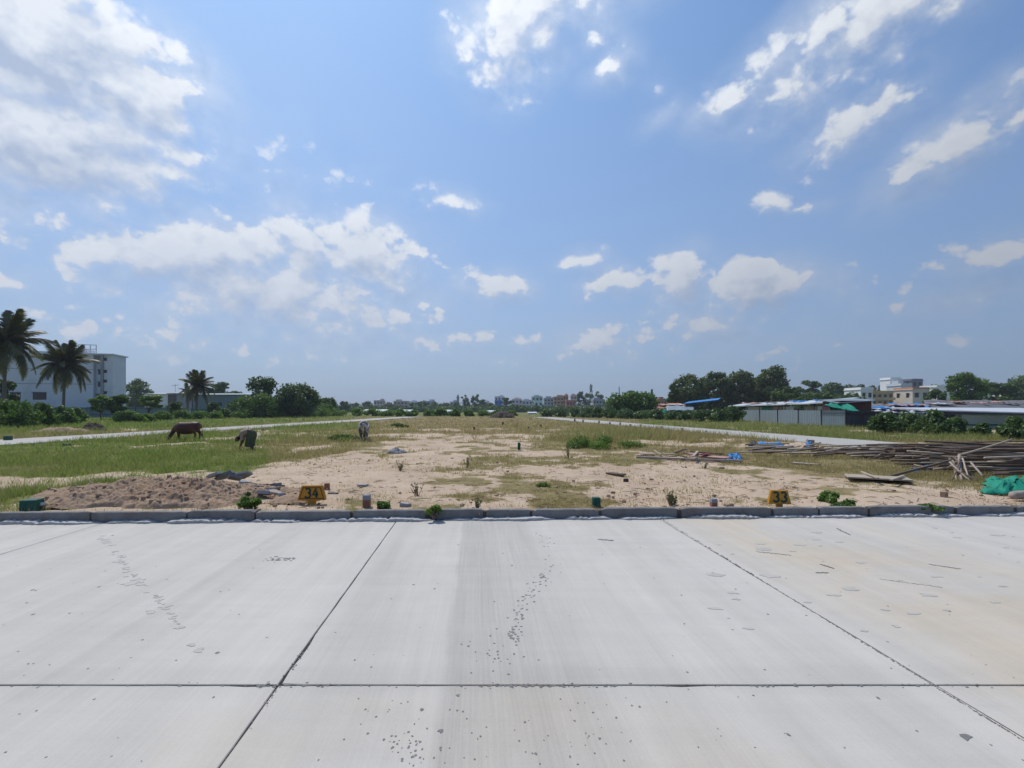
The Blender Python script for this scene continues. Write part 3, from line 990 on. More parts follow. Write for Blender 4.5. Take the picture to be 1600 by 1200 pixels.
def tree(name, label, x, y, z0, height, width, leafm, seed, n=2600, leaf=0.32, style='round', group=None, trunk=0.3, nb=22, cat='tree', depth=None, gap=1.0):
    """a tree standing at (x, y, z0); the crown's clumps follow the style"""
    rng = np.random.default_rng(seed)
    rg = random.Random(seed)
    t = empty(name, (x, y, z0), label, cat, group)
    w2, d2 = width / 2, (depth or width) / 2
    th = height * trunk
    blobs = []
    for i in range(nb):
        a = rg.uniform(0, 2 * math.pi)
        if style == 'round':
            u = rg.uniform(0.0, 1.0)
            q = math.sqrt(max(0.0, 1 - (2 * u - 1) ** 2)) * rg.uniform(0.45, 0.82) * gap
            cz = th + (height - th) * (0.10 + 0.76 * u)
            rr = rg.uniform(0.17, 0.33)
            fl = rg.uniform(0.6, 0.95)
        elif style == 'spread':                                   # layered, flat-topped
            u = rg.choice((0.35, 0.55, 0.72, 0.86))
            q = (1.0 - 0.45 * u) * rg.uniform(0.3, 0.95) * gap
            cz = th + (height - th) * (u + rg.uniform(-.06, .06))
            rr = rg.uniform(0.2, 0.34)
            fl = rg.uniform(0.35, 0.5)
        elif style == 'tall':                                     # open, upright clusters
            u = rg.uniform(0, 1)
            q = rg.uniform(0.2, 0.85) * (1 - 0.45 * u) * gap
            cz = th + (height - th) * (0.1 + 0.8 * u)
            rr = rg.uniform(0.18, 0.3)
            fl = rg.uniform(0.8, 1.2)
        elif style == 'cone':
            u = rg.uniform(0, 1)
            q = (1 - u) * rg.uniform(0.2, 0.6)
            cz = th + (height - th) * (0.08 + 0.84 * u)
            rr = 0.5 * (1 - u) + 0.16
            fl = 1.6
        else:                                                     # bush: a heap reaching the ground
            u = rg.uniform(0, 1)
            q = math.sqrt(1 - u * u * 0.85) * rg.uniform(0.2, 0.85)
            cz = height * (0.12 + 0.66 * u)
            rr = rg.uniform(0.22, 0.36)
            fl = rg.uniform(0.6, 0.9)
        rx = rr * w2 * (1.15 if style != 'cone' else 1.0)
        rz = min(rx * fl, height * 0.3)
        cz = min(cz, height - rz * 0.9)
        blobs.append((math.cos(a) * q * w2, math.sin(a) * q * d2, cz, rx, rx * d2 / w2, rz))
    ztop = max(b[2] + b[5] for b in blobs)
    half = max(abs(b[0]) + b[3] for b in blobs)
    fz, fx = height / ztop, w2 / half
    blobs = [(b[0] * fx, b[1] * fx, b[2] * fz, b[3] * fx, b[4] * fx, b[5] * fz) for b in blobs]
    V, Fc = leaves(blobs, n, leaf, rng)
    add('foliage' if style == 'bush' else 'crown', np_mesh('crown', V, Fc, leafm), t)
    mb = MB()
    if style == 'bush':
        for i in range(5):
            b = blobs[i]
            limb(mb, (rg.uniform(-.2, .2) * w2, rg.uniform(-.2, .2) * w2, -0.05), b[:3], 0.03, 0.012, rg, 3)
        mb.obj('stem', M['bark'], t)
    else:
        r0 = max(0.07, height * 0.022)
        top = th + (height - th) * 0.55
        limb(mb, (0, 0, -0.1), (rg.uniform(-.04, .04) * width, rg.uniform(-.04, .04) * width, th), r0, r0 * 0.7, rg)
        limb(mb, (0, 0, th * 0.98), (rg.uniform(-.08, .08) * width, 0, top), r0 * 0.7, r0 * 0.25, rg)
        for i in range(min(9, nb)):
            b = blobs[i]
            limb(mb, (0, 0, th * rg.uniform(.8, 1.05)), b[:3], r0 * 0.5, r0 * 0.12, rg)
        mb.obj('trunk', M['bark'], t)
    return t


def tree_px(name, label, px0, px1, ytop, Y, leafm, seed, base=FZ, **kw):
    """the tree that spans px0..px1 and reaches ytop in the photograph when it stands Y metres off"""
    x = ((px0 + px1) / 2 - CX) / F * Y
    return tree(name, label, x, Y, base, H + (HY - ytop) / F * Y - base, (px1 - px0) / F * Y, leafm, seed, **kw)


# ------------------------------------------------------------------ palms
def frond_mesh(seed, L=3.4, droop=1.0):
    rg = random.Random(seed)
    V, Fc = [], []
    n = 34
    pts = []
    for i in range(n + 1):
        t = i / n
        pts.append(Vector((L * (t - 0.16 * droop * t * t), rg.uniform(-.01, .01), L * (0.22 * t - droop * 0.62 * t ** 2.2))))
    mb = MB()
    mb.tube(pts[::2], [0.012 * (1 - 0.85 * i / (n / 2)) for i in range(len(pts[::2]))], 4)
    for i in range(2, n):
        t = i / n
        ln = L * 0.30 * (math.sin(math.pi * min(1, t * 0.86 + 0.12)) ** 0.7) * rg.uniform(0.8, 1.1)
        d = (pts[i + 1] - pts[i - 1]).normalized()
        for s in (-1, 1):
            for sub in (0, 0.5):
                p = pts[i].lerp(pts[i + 1], sub)
                out = (Vector((0, s, 0)) * 0.75 + d * 0.75 + Vector((0, 0, -0.25 - 0.3 * rg.random()))).normalized()
                w = 0.0135
                mid = p + out * ln * 0.5 + Vector((0, 0, -0.02))
                tip = p + out * ln + Vector((0, 0, -0.26 * ln))
                k = len(mb.v)
                mb.v += [tuple(p - d * w), tuple(mid - d * w), tuple(tip), tuple(mid + d * w), tuple(p + d * w)]
                mb.f.append((k, k + 1, k + 2, k + 3, k + 4))
    return mb.mesh('frond', M['palm_leaf'])


FRONDS = [frond_mesh(i, 1.0, dr) for i, dr in enumerate((0.3, 0.75, 1.2, 1.5))]


def palm(label, x, y, height, L, seed, nf=22, lean=(0, 0), group='coconut palms on the left side'):
    rg = random.Random(seed)
    t = empty('palm_tree', (x, y, FZ), label, 'palm tree', group)
    mb = MB()
    pts, rr = [], []
    for i in range(9):
        u = i / 8
        pts.append((lean[0] * u * u, lean[1] * u * u, height * u - 0.1))
        rr.append(0.24 * (1 - 0.45 * u) + (0.05 if i == 0 else 0))
    mb.tube(pts, rr, 10)
    mb.obj('trunk', M['palm_bark'], t, smooth=True)
    top = Vector(pts[-1])
    core = MB()
    for i in range(9):
        a = rg.uniform(0, 6.28)
        core.ball((top.x + 0.22 * math.cos(a), top.y + 0.22 * math.sin(a), top.z - 0.22 - rg.random() * .2), 0.13, 7, 5)
    core.obj('coconuts', M['leaf_olive'], t, smooth=True)
    for i in range(nf):
        u = i / nf
        k = min(3, int(u * 4))
        o = add('frond', FRONDS[k], t)
        o.location = top
        s = L * rg.uniform(0.85, 1.1)
        o.scale = (s, s, s)
        pitch = rad(72 - 95 * u + rg.uniform(-9, 9))
        o.rotation_euler = (Matrix.Rotation(i * 2.39996 + rg.uniform(-.2, .2), 3, 'Z') @ Matrix.Rotation(-pitch, 3, 'Y') @ Matrix.Rotation(rg.uniform(-.3, .3), 3, 'X')).to_euler()
    return t


palm('tall coconut palm with drooping fronds at the left edge before the white building', *P(6, 640, 62).xy, H + (640 - 538) / 760 * 62 - FZ, 4.9, 1, 36, (0.3, 0))
palm('coconut palm with a thick dark skirt of fronds before the white building wall', *P(99, 640, 78).xy, H + (640 - 571) / 760 * 78 - FZ, 4.5, 2, 34, (0.35, 0))
palm('small coconut palm with full crown before the long low grey shed', *P(307, 640, 96).xy, H + (640 - 604) / 760 * 96 - FZ, 3.6, 3, 30, (0.2, 0))
palm('slender young palm with thin trunk just left of the small coconut palm', *P(293, 640, 104).xy, H + (640 - 612) / 760 * 104 - FZ, 2.2, 4, 14, (0.1, 0))


# ------------------------------------------------------------------ buildings
WIN_CACHE = {}


def window_mesh(w, h):
    k = (round(w, 1), round(h, 1))
    if k not in WIN_CACHE:
        mb = MB().box(-w / 2, w / 2, -0.03, 0.2, -h / 2, h / 2)
        mb.box(-w / 2 - 0.1, w / 2 + 0.1, -0.3, -0.04, h / 2 + 0.02, h / 2 + 0.12)
        WIN_CACHE[k] = mb.mesh('window', M['window'])
    return WIN_CACHE[k]


PAINT = {}


def paint(c):
    k = tuple(round(q, 2) for q in c)
    if k not in PAINT:
        PAINT[k] = mat('wall_paint', tuple(min(.85, q * 1.12) for q in c), 0.9, 0.12, 0.2, dirt=tuple(q * 0.55 for q in c), dirt_amt=0.35)
    return PAINT[k]


def house(label, px0, px1, ytop, Y, c, cols=3, floors=3, depth=9.0, roofbox=True, balcony=False, group='far town houses', cat='house', name='town_house', base=FZ, ysee=638, accent=None, rot=0.0):
    x0, x1 = (px0 - CX) / F * Y, (px1 - CX) / F * Y
    w = x1 - x0
    top = H + (HY - ytop) / F * Y - base
    t = empty(name, ((x0 + x1) / 2, Y, base), label, cat, group, rot)
    rh = 2.3 if roofbox else 0.0
    hh = top - rh
    pm = paint(c)
    MB().box(-w / 2, w / 2, 0, depth, -0.3, hh).obj('wall', pm, t)
    MB().box(-w / 2 - 0.25, w / 2 + 0.25, -0.25, depth + 0.25, hh, hh + 0.22).obj('roof_slab', pm, t)
    pr = MB()
    for (a, b, c_, d) in ((-w / 2, w / 2, -0.05, 0.1), (-w / 2, w / 2, depth - 0.1, depth + 0.05), (-w / 2, -w / 2 + 0.15, 0.12, depth - 0.12), (w / 2 - 0.15, w / 2, 0.12, depth - 0.12)):
        pr.box(a, b, c_, d, hh + 0.22, hh + 0.95)
    pr.obj('parapet', paint(accent) if accent else pm, t)
    if roofbox:
        rg = random.Random(int(px0 * 7))
        bw = min(w * rg.uniform(.3, .6), 4.5)
        bx = rg.uniform(-w / 2 + 0.3, w / 2 - bw - 0.3)
        MB().box(bx, bx + bw, depth * 0.3, depth * 0.75, hh + 0.22, hh + rh).obj('stair_room', pm, t)
        tx = bx - 1.0 if bx > 0 else bx + bw + 1.0
        tx = max(-w / 2 + .7, min(w / 2 - .7, tx))
        MB().tube([(tx, depth * 0.2, hh + .22), (tx, depth * 0.2, hh + 1.35), (tx, depth * 0.2, hh + 1.5)], [0.55, 0.55, 0.3], 10).obj('water_tank', M['window'], t)
    fh = hh / floors
    ww, wh = min(w / cols * 0.5, 2.2), min(fh * 0.45, 1.6)
    for f in range(floors):
        z = fh * (f + 0.55)
        if z * 1.0 < 1.0: continue
        for k in range(cols):
            o = add('window', window_mesh(ww, wh), t)
            o.location = (-w / 2 + w * (k + 0.5) / cols, 0, z)
        if balcony:
            MB().box(-w / 2 + 0.1, w / 2 - 0.1, -1.15, -0.02, fh * f + 0.05, fh * f + 0.22).box(-w / 2 + 0.1, w / 2 - 0.1, -1.15, -1.05, fh * f + 0.24, fh * f + 1.05).obj('balcony', pm, t)
    side = -1 if (px0 + px1) / 2 > CX else 1
    for f in range(floors):
        for k in range(2):
            o = add('window', window_mesh(1.4, wh), t)
            o.location = (side * w / 2, depth * (k + 0.5) / 2, fh * (f + 0.55))
            o.rotation_euler[2] = rad(-90) if side < 0 else rad(90)
    return t


TOWN = [
    ('far house with pinkish white walls and dark windows at the left end of the town', 584, 598, 623, 420, (0.56, 0.46, 0.45), 3, 3),
    ('squat grey far house just right of the pinkish white house', 599, 608, 625, 430, (0.27, 0.29, 0.32), 2, 2),
    ('broad beige far house with a stair room on its roof', 615, 637, 622, 430, (0.48, 0.42, 0.38), 4, 3),
    ('small white far house behind the dark tree in the left half of town', 641, 652, 624, 440, (0.62, 0.63, 0.64), 2, 3),
    ('pale grey far house with a flat roof right of the small white house', 663, 678, 624, 430, (0.48, 0.50, 0.52), 3, 3),
    ('low pinkish far house among trees left of the thin grey tower', 688, 704, 626, 420, (0.50, 0.39, 0.38), 3, 2),
    ('light grey far house next to the thin grey tower', 703, 714, 623, 430, (0.44, 0.46, 0.50), 2, 3),
    ('narrow white far house between the two large dark town trees', 757, 764, 624, 425, (0.64, 0.66, 0.68), 2, 3),
    ('tall white far house with roof tank behind the blue house', 773, 788, 617, 440, (0.55, 0.58, 0.62), 3, 4),
    ('bright blue painted far house', 773, 784, 624, 410, (0.06, 0.20, 0.50), 2, 3),
    ('white and pink far house with a stair room right of the round dark tree', 800, 816, 619, 420, (0.60, 0.53, 0.52), 3, 3),
    ('wide pale grey far house with many small windows', 816, 832, 622, 410, (0.50, 0.51, 0.53), 3, 3),
    ('pale green far house behind the white framed house', 831, 848, 617, 425, (0.40, 0.52, 0.47), 3, 4),
    ('white far house with turquoise framing and large dark openings', 835, 848, 625, 380, (0.58, 0.72, 0.70), 2, 2),
    ('grey far house with bare side wall right of the turquoise framed house', 850, 865, 617, 400, (0.37, 0.39, 0.42), 3, 4),
    ('broad ochre brown far house with shaded balconies', 865, 881, 616, 395, (0.46, 0.32, 0.20), 3, 4),
    ('narrow orange far house attached to the ochre house', 880, 888, 615, 400, (0.52, 0.29, 0.13), 2, 4),
    ('low brick red far house in front of the orange one', 885, 899, 624, 380, (0.40, 0.16, 0.12), 3, 2),
    ('pale pink far house half hidden by the big dark trees', 892, 901, 613, 440, (0.52, 0.43, 0.40), 2, 4),
    ('grey three storey far house with a grid of windows right of the dark trees', 927, 945, 620, 360, (0.32, 0.34, 0.37), 4, 3),
    ('brown far house with terracotta parapet left of the tall tree row', 1026, 1042, 620, 260, (0.36, 0.20, 0.14), 3, 2),
]
for i, (lab, a, b, yt, Y, c, co, fl) in enumerate(TOWN):
    house(lab, a, b, yt + (i * 7 % 4), Y, c, co, fl, roofbox=(i not in (9, 13, 17)), balcony=(i in (13, 15, 2)))

# far right: cream apartments, white tower, its shaded face put into grey paint
house('cream apartment house with long shaded balconies at the foot of the white tower', 1362, 1396, 605, 185, (0.58, 0.44, 0.27), 4, 3, roofbox=True, balcony=True, group='houses on the far right', accent=(0.55, 0.42, 0.15))
house('left wall of the cream apartments with its sunlit tone painted white', 1345, 1364, 609, 180, (0.72, 0.73, 0.72), 2, 2, roofbox=False, group='houses on the far right')  # left-facing wall of the cream house; the sunlight on it is painted as white
house('tall plain white tower block rising above the cream apartments', 1391, 1408, 593, 215, (0.80, 0.81, 0.83), 1, 1, roofbox=False, depth=6, group='houses on the far right', cat='tower block')
house('shaded right face of the white tower painted pale grey, with roof tanks', 1408, 1425, 594, 205, (0.52, 0.54, 0.58), 1, 1, roofbox=True, depth=8, group='houses on the far right', cat='tower block')  # right face of the same tower; its shade is put into the grey colour
house('dark grey unfinished block behind the grey painted shaded tower face', 1425, 1442, 595, 225, (0.15, 0.16, 0.19), 2, 4, roofbox=False, group='houses on the far right')
house('low cream house with one wide brown window right of the white tower', 1426, 1452, 609, 180, (0.62, 0.55, 0.47), 2, 2, roofbox=False, group='houses on the far right', accent=(0.5, 0.25, 0.16))
house('pale cream house peeping between the trees at the right edge', 1585, 1606, 602, 190, (0.66, 0.64, 0.50), 2, 3, roofbox=True, group='houses on the far right')
house('white flat roofed house half hidden behind the big round tree', 1464, 1490, 605, 210, (0.66, 0.66, 0.62), 3, 2, roofbox=False, group='houses on the far right')
house('pale house low behind the trees right of the big round tree', 1524, 1548, 620, 190, (0.6, 0.6, 0.55), 3, 1, roofbox=False, group='houses on the far right')


def white_building():
    yaw = rad(13)
    ox, oy = (191 - CX) / F * 114.0, 114.0
    cs, sn = math.cos(yaw), math.sin(yaw)
    t = empty('apartment_building', (ox, oy, 0), 'large white apartment building in shade behind the palms at the left edge', 'building', rz=yaw)

    def U(px, v=0.0):                        # distance along the front at which photo column px lies, v behind the front
        k = (px - CX) / F
        return (k * (oy + v * cs) - (ox - v * sn)) / (cs - k * sn)

    def Zp(px, py):
        return H + (HY - py) / F * (oy + U(px) * sn)
    top, ttop = Zp(110, 553.5), Zp(175, 555)
    MB().box(U(-140), U(146), 0, 6.5, 0, top).obj('main_wall', M['white_wall'], t)
    MB().box(U(146) + .01, U(159), 1.0, 5, 0, Zp(152, 568)).obj('recess_wall', M['white_wall'], t)
    MB().box(U(159) + .02, U(177), -.2, 5.4, 0, ttop).obj('stair_tower', M['white_wall'], t)
    MB().box(U(146) + .05, U(178) + .2, -.7, 5.8, ttop + .01, ttop + .28).obj('roof_slab', M['white_wall'], t)
    MB().box(U(-140), U(146) - .1, -.35, 6.8, top + .01, top + .3).obj('roof_edge', M['white_wall'], t)
    MB().box(U(160) - .15, U(160) + .4, -.5, -.21, 0, ttop - .1).obj('column', M['grey_wall'], t)
    for px, py, w, h in ((153.5, 581, 1.05, 1.05), (153.5, 600.5, 1.05, 1.05), (152.5, 618, 1.5, .6)):
        o = add('window', window_mesh(w, h), t)
        o.location = (U(px), 1.0, Zp(px, py))
    for py in (562, 581, 596, 614):
        o = add('window', window_mesh(.6, .55), t)
        o.location = (U(165.5), -.2, Zp(165, py))
    for px, py, w, h in ((24, 619, 2.0, 1.6), (62, 619, 2.6, 1.6), (-20, 619, 2.2, 1.6), (-60, 619, 2.2, 1.6)):
        o = add('window', window_mesh(w, h), t)
        o.location = (U(px), 0, Zp(px, py))
    for py in (600, 577):
        z = Zp(80, py)
        MB().box(U(-140), U(145.5), -.06, -.004, z, z + .12).obj('floor_band', M['grey_wall'], t)
    # roof railing and open steel frame
    for a, b, py1, yy in ((-60, 84, 546, .6), (118, 146, 538, 1.0)):
        r = MB()
        n = max(2, int((b - a) / 8))
        for i in range(n + 1):
            x = U(a + (b - a) * i / n)
            r.box(x - .07, x + .07, yy, yy + .14, top + .31, Zp(a, py1))
        for q in (1.0, .5):
            z = top + .3 + (Zp(a, py1) - top - .3) * q
            r.box(U(a) - .07, U(b) + .07, yy - .02, yy + .16, z, z + .14)
        r.obj('railing', M['tin_white'], t)
    MB().box(U(100), U(128), 2, 5, top + .31, Zp(110, 544)).obj('stair_room', M['white_wall'], t)


white_building()


def low_sheds():
    Y = 132.0
    z = lambda py: H + (HY - py) / F * Y
    X = lambda px: (px - CX) / F * Y
    for (a, b, yt, lab, m_) in ((226, 262, 616, 'pale low shed left of the dark opening behind the left fence', M['white_wall']), (262, 300, 615, 'low shed with a wide dark opening behind the small palms', M['grey_wall']), (301, 386, 617, 'long low grey shed with flat tin roof right of the small palms', M['tin_teal'])):
        w = X(b) - X(a)
        t = empty('low_shed', ((X(a) + X(b)) / 2, Y, FZ), lab, 'shed', 'low sheds behind the left fence')
        h = z(yt) - FZ
        MB().box(-w / 2 + .02, w / 2 - .02, 0, 7, -0.2, h).obj('wall', m_, t)
        MB().hexa([(-w / 2 - .0, -0.6, h), (w / 2, -0.6, h), (w / 2, 7.4, h + .5), (-w / 2, 7.4, h + .5)], [(-w / 2, -0.6, h + .12), (w / 2, -0.6, h + .12), (w / 2, 7.4, h + .62), (-w / 2, 7.4, h + .62)]).obj('roof', M['tin'], t)
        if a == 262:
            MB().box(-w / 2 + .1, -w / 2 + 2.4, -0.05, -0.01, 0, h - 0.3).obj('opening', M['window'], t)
            MB().box(-w / 2 + .1, -w / 2 + 2.4, -0.2, -0.06, h * 0.28, h * 0.4).obj('shelf', M['board'], t)
        elif a == 301:
            for k in range(3):
                o = add('window', window_mesh(1.0, 0.8), t)
                o.location = (-w / 2 + w * (0.3 + 0.2 * k), 0, h * 0.55)
    a = empty('aerial', (X(266), Y + 2, z(615) + 0.5), 'thin television aerial on the roof of the low shed', 'aerial')
    m = MB()
    m.tube([(0, 0, 0), (0, 0, 2.2)], [0.05, 0.04], 6)
    m.obj('mast', M['steel'], a)
    m = MB()
    m.tube([(-0.9, 0, 1.7), (1.0, 0, 1.95)], [0.04, 0.04], 6)
    for i in range(6): m.tube([(-0.8 + .33 * i, -0.4, 1.72 + .045 * i), (-0.8 + .33 * i, 0.4, 1.72 + .045 * i)], [0.03, 0.03], 5)
    m.obj('crossbar', M['steel'], a)


low_sheds()


# ------------------------------------------------------------------ fences
def corr(p0, p1, h0, h1, n=26, amp=0.025):
    """a corrugated sheet standing between two points"""
    p0, p1 = Vector(p0), Vector(p1)
    d = (p1 - p0)
    nrm = Vector((d.y, -d.x, 0)).normalized()
    mb = MB()
    for i in range(n + 1):
        t = i / n
        o = nrm * (amp if i % 2 else -amp)
        b = p0 + d * t + o
        mb.v += [(b.x, b.y, b.z + h0), (b.x, b.y, b.z + h1)]
    for i in range(n): mb.f.append((2 * i, 2 * i + 2, 2 * i + 3, 2 * i + 1))
    return mb


def sheet_fence(label, posts, h, matl, group, postm=M['dark_frame'], rails=(0.82, 0.98), name='sheet_fence', pr=0.055):
    base = Vector((*posts[0], FZ))
    t = empty(name, base, label, 'fence', group)
    L = [Vector((*p, FZ)) - base for p in posts]
    for i in range(len(L) - 1):
        d = (L[i + 1] - L[i]).normalized()
        nrm = Vector((d.y, -d.x, 0)) * 0.07
        if nrm.y > 0: nrm = -nrm
        corr(L[i] + d * .04, L[i + 1] - d * .04, -0.1, h * random.uniform(.97, 1.02)).obj('panel', matl, t)
        for r in rails:
            MB().tube([L[i] + nrm + d * .08 + Vector((0, 0, h * r)), L[i + 1] + nrm - d * .08 + Vector((0, 0, h * r))], [0.035, 0.035], 4).obj('rail', postm, t)
    for p in L:
        MB().tube([p + Vector((random.uniform(-.02, .02), -0.07, -0.2)), p + Vector((random.uniform(-.05, .05), -0.07, h * 1.06))], [pr, pr], 4).obj('post', postm, t)
    return t


FP = [G(1160, 657.5, FZ), G(1187, 659.5, FZ), G(1215, 661.6, FZ), G(1247, 663.8, FZ), G(1283, 666, FZ), G(1321, 668, FZ)]
sheet_fence('grey corrugated sheet fence with dark posts beside the right hand side road', [p.xy for p in FP], 1.72, M['tin'], 'sheet fences', pr=0.075)
sheet_fence('dark sheet fence continuing right from the end of the grey one', [FP[-1].xy + Vector((0.1, 0.1)), G(1348, 667.5, FZ).xy, G(1378, 667, FZ).xy], 1.62, M['tin_dark'], 'sheet fences', pr=0.04)
sheet_fence('teal grey sheet fence behind weeds before the white building', [P(px, 640, 106 + (px - 60) * .02).xy for px in (62, 100, 137, 165, 187, 212, 240, 262)], 2.3, M['tin_teal'], 'sheet fences', rails=(0.3, 0.9))
sheet_fence('long teal grey sheet fence behind the bushes left of the town', [P(px, 640, 122 + (px - 330) * .06).xy for px in (300, 330, 360, 392, 424, 456, 488, 522)], 2.0, M['tin_teal'], 'sheet fences', rails=(0.3, 0.9))


# ------------------------------------------------------------------ shanty roofs on the right
def slab_roof(mb, a, b, c, d, th=0.08):
    dn = Vector((0, 0, -th))
    pts = [Vector(q) for q in (a, b, c, d)]
    mb.hexa([p + dn for p in pts], pts)


def ripple(a, b, c, d, nu, nv, amp, seed, sag=0.0):
    """a crumpled cloth between four corners (a-b near edge, d-c far edge)"""
    a, b, c, d = (Vector(q) for q in (a, b, c, d))
    rg = np.random.default_rng(seed)
    ph = rg.random(6) * 6.28
    mb = MB()
    for j in range(nv + 1):
        for i in range(nu + 1):
            u, v = i / nu, j / nv
            p = a.lerp(b, u).lerp(d.lerp(c, u), v)
            w = math.sin(u * 9 + ph[0]) * math.sin(v * 7 + ph[1]) + .6 * math.sin(u * 21 + v * 8 + ph[2]) + .4 * math.sin(v * 19 - u * 6 + ph[3]) + rg.normal(0, .25)
            mb.v.append((p.x, p.y, p.z + amp * w - sag * math.sin(math.pi * u) * math.sin(math.pi * v)))
    n = nu + 1
    for j in range(nv):
        for i in range(nu): mb.f.append((j * n + i, j * n + i + 1, (j + 1) * n + i + 1, (j + 1) * n + i))
    return mb


def solid(mb, name, matl, parent=None, th=0.02):
    me = mb.mesh(name, matl, True)
    me = baked(me, [('SOLIDIFY', dict(thickness=th, offset=-1.0))])
    return add(name, me, parent)


def shanty():
    t = empty('tin_shed', P(1225, 640, 72), 'long low shed with a whitish sheet roof behind the grey fence', 'shed', 'low shacks on the right')
    t.location.z = FZ
    o = t.location.copy()
    E = [P(1138, 634.5, 92), P(1180, 633, 84), P(1225, 631.5, 75), P(1265, 630, 67), P(1312, 626.5, 60)]
    for i in range(4):
        a, b = E[i] - o, E[i + 1] - o
        up = Vector((4.2, 2.5, 0.55))
        mb = MB()
        slab_roof(mb, a + Vector((0, 0, random.uniform(-.04, .06))), b - (b - a) * .01, b + up, a + up, 0.14)
        mb.obj('roof_sheet', M['tin_white'] if i != 1 else M['pale_tarp'], t)
    for i, px in enumerate((1163, 1187, 1208, 1217, 1226, 1252, 1272, 1286)):
        f = (px - 1138) / 174
        p = Vector((np.interp(px, [1138, 1180, 1225, 1265, 1312], [e.x for e in E]), np.interp(px, [1138, 1180, 1225, 1265, 1312], [e.y for e in E]), 0)) - o
        p.z = 0
        zt = np.interp(px, [1138, 1180, 1225, 1265, 1312], [e.z for e in E]) - FZ - 0.1
        MB().tube([p + Vector((0.2, 0.2, -.1)), p + Vector((0.2, 0.2, zt))], [0.06, 0.06], 6).obj('post', M['dark_frame'], t)
    cols = [M['pale_tarp'], M['green_net'], M['board'], M['white_wall'], M['tin_dark'], M['board'], M['tin_white']]
    xs = [1160, 1181, 1197, 1214, 1231, 1247, 1266, 1287]
    for i in range(7):
        pts = []
        for px in (xs[i], xs[i + 1] - 1):
            q = Vector((np.interp(px, [1138, 1180, 1225, 1265, 1312], [e.x for e in E]), np.interp(px, [1138, 1180, 1225, 1265, 1312], [e.y for e in E]), 0)) - o
            q.z = 0
            pts.append(q + Vector((1.6, 1.0, 0)))
        corr(pts[0], pts[1], 0.0, 2.25 if i != 4 else 1.9, 14, 0.02).obj('wall_sheet', cols[i], t)

    # leaning red flag of sheet on the roof joints
    for px, Y in ((1230, 74), (1311, 60)):
        s = ripple(P(px - 6, 629, Y), P(px + 7, 626.5, Y), P(px + 7, 625.5, Y + 1.5), P(px - 4, 628, Y + 1.5), 6, 4, 0.03, px)
        tag(solid(s, 'red_cloth', M['board_red']), 'scrap of dark red cloth lying on the %s end of the whitish roof' % ('middle' if px < 1300 else 'right'), 'cloth', 'red cloth scraps on the shed roof')

    # maroon shed
    t = empty('maroon_shed', P(1338, 640, 56), 'dark maroon sheet shack right of the green net', 'shed', 'low shacks on the right')
    t.location.z = FZ
    o = t.location
    a, b = P(1312, 640, 56) - o, P(1362, 640, 56) - o
    a.z = b.z = 0
    zt = P(0, 626, 56).z - FZ
    corr(a, b, 0, zt, 40, .03).obj('front_sheet', M['maroon'], t)
    corr(b, b + Vector((1.2, 5, 0)), 0, zt, 30, .03).obj('side_sheet', M['maroon'], t)
    corr(a + Vector((1.2, 5, 0)), a, 0, zt, 30, .03).obj('side_sheet', M['maroon'], t)
    mb = MB()
    slab_roof(mb, a + Vector((-.4, -.3, zt - .25)), b + Vector((.3, -.3, zt + .05)), b + Vector((1.5, 5, zt + .4)), a + Vector((.8, 5, zt + .2)))
    mb.obj('roof', M['tin'], t)
    # green net awning
    s = ripple(P(1288, 633.0, 54.5), P(1350, 646.2, 52.6), P(1326, 631.0, 55.4), P(1298, 629.5, 57), 22, 12, 0.05, 4, 0.12)
    tag(solid(s, 'green_net', M['green_net']), 'bright green shade net stretched over the end of the sheet fence', 'net', 'green nets')
    s = ripple(P(1296, 645.5, 54.5), P(1330, 645.8, 54.5), P(1326, 637, 55.2), P(1296, 636, 55.2), 14, 8, 0.05, 6, 0.0)
    tag(solid(s, 'green_net', M['green_net']), 'darker green net hanging upright below the stretched awning', 'net', 'green nets')

    def shack(label, px0, px1, yf, yb, Y, roofm, wallm, dy=6.0, seed=1, amp=0.06, wall=True, grp='low shacks on the right'):
        c = P((px0 + px1) / 2, HY, Y)
        t = empty('shack', (c.x, c.y, FZ), label, 'shack', grp)
        o = Vector((c.x, c.y, FZ))
        A, B = P(px0, yf, Y) - o, P(px1, yf, Y) - o
        zb = P(0, yb, Y + dy).z - FZ
        C, D = Vector((B.x + dy * .9 * (B.x + o.x) / Y, dy, zb)), Vector((A.x + dy * .9 * (A.x + o.x) / Y, dy, zb))
        solid(ripple(A, B, C, D, 26, 8, amp, seed, 0.05), 'roof', roofm, t, 0.05)
        if wall:
            corr((A.x + .3, 0.4, 0), (B.x - .3, 0.4, 0), -0.1, A.z - .18, 30, .02).obj('front_sheet', wallm, t)
            corr((B.x - .3, 0.42, 0), (C.x - .3, dy - .2, 0), -0.1, A.z - .18, 12, .02).obj('side_sheet', wallm, t)
            corr((D.x + .3, dy - .2, 0), (A.x + .3, .42, 0), -0.1, A.z - .18, 12, .02).obj('side_sheet', wallm, t)
        return t
    shack('low shack roofed with pale crumpled sheets right of the maroon shed', 1358, 1402, 644, 636, 58, M['pale_tarp'], M['tin_dark'], 4, 3, .10)
    shack('low shack with a bluish white crumpled sheet roof behind the broad bushes', 1396, 1448, 645, 639, 57, M['pale_tarp'], M['tin_dark'], 4, 4, .07)
    shack('shack covered with a bright blue tarpaulin', 1392, 1453, 639, 630.5, 66, M['blue_tarp'], M['tin_dark'], 5, 5, .10)
    shack('shack with dull dark blue sheet left of the bright blue tarpaulin', 1362, 1396, 638, 631, 66, M['old_roof'], M['blue_tarp'], 5, 6, .10)
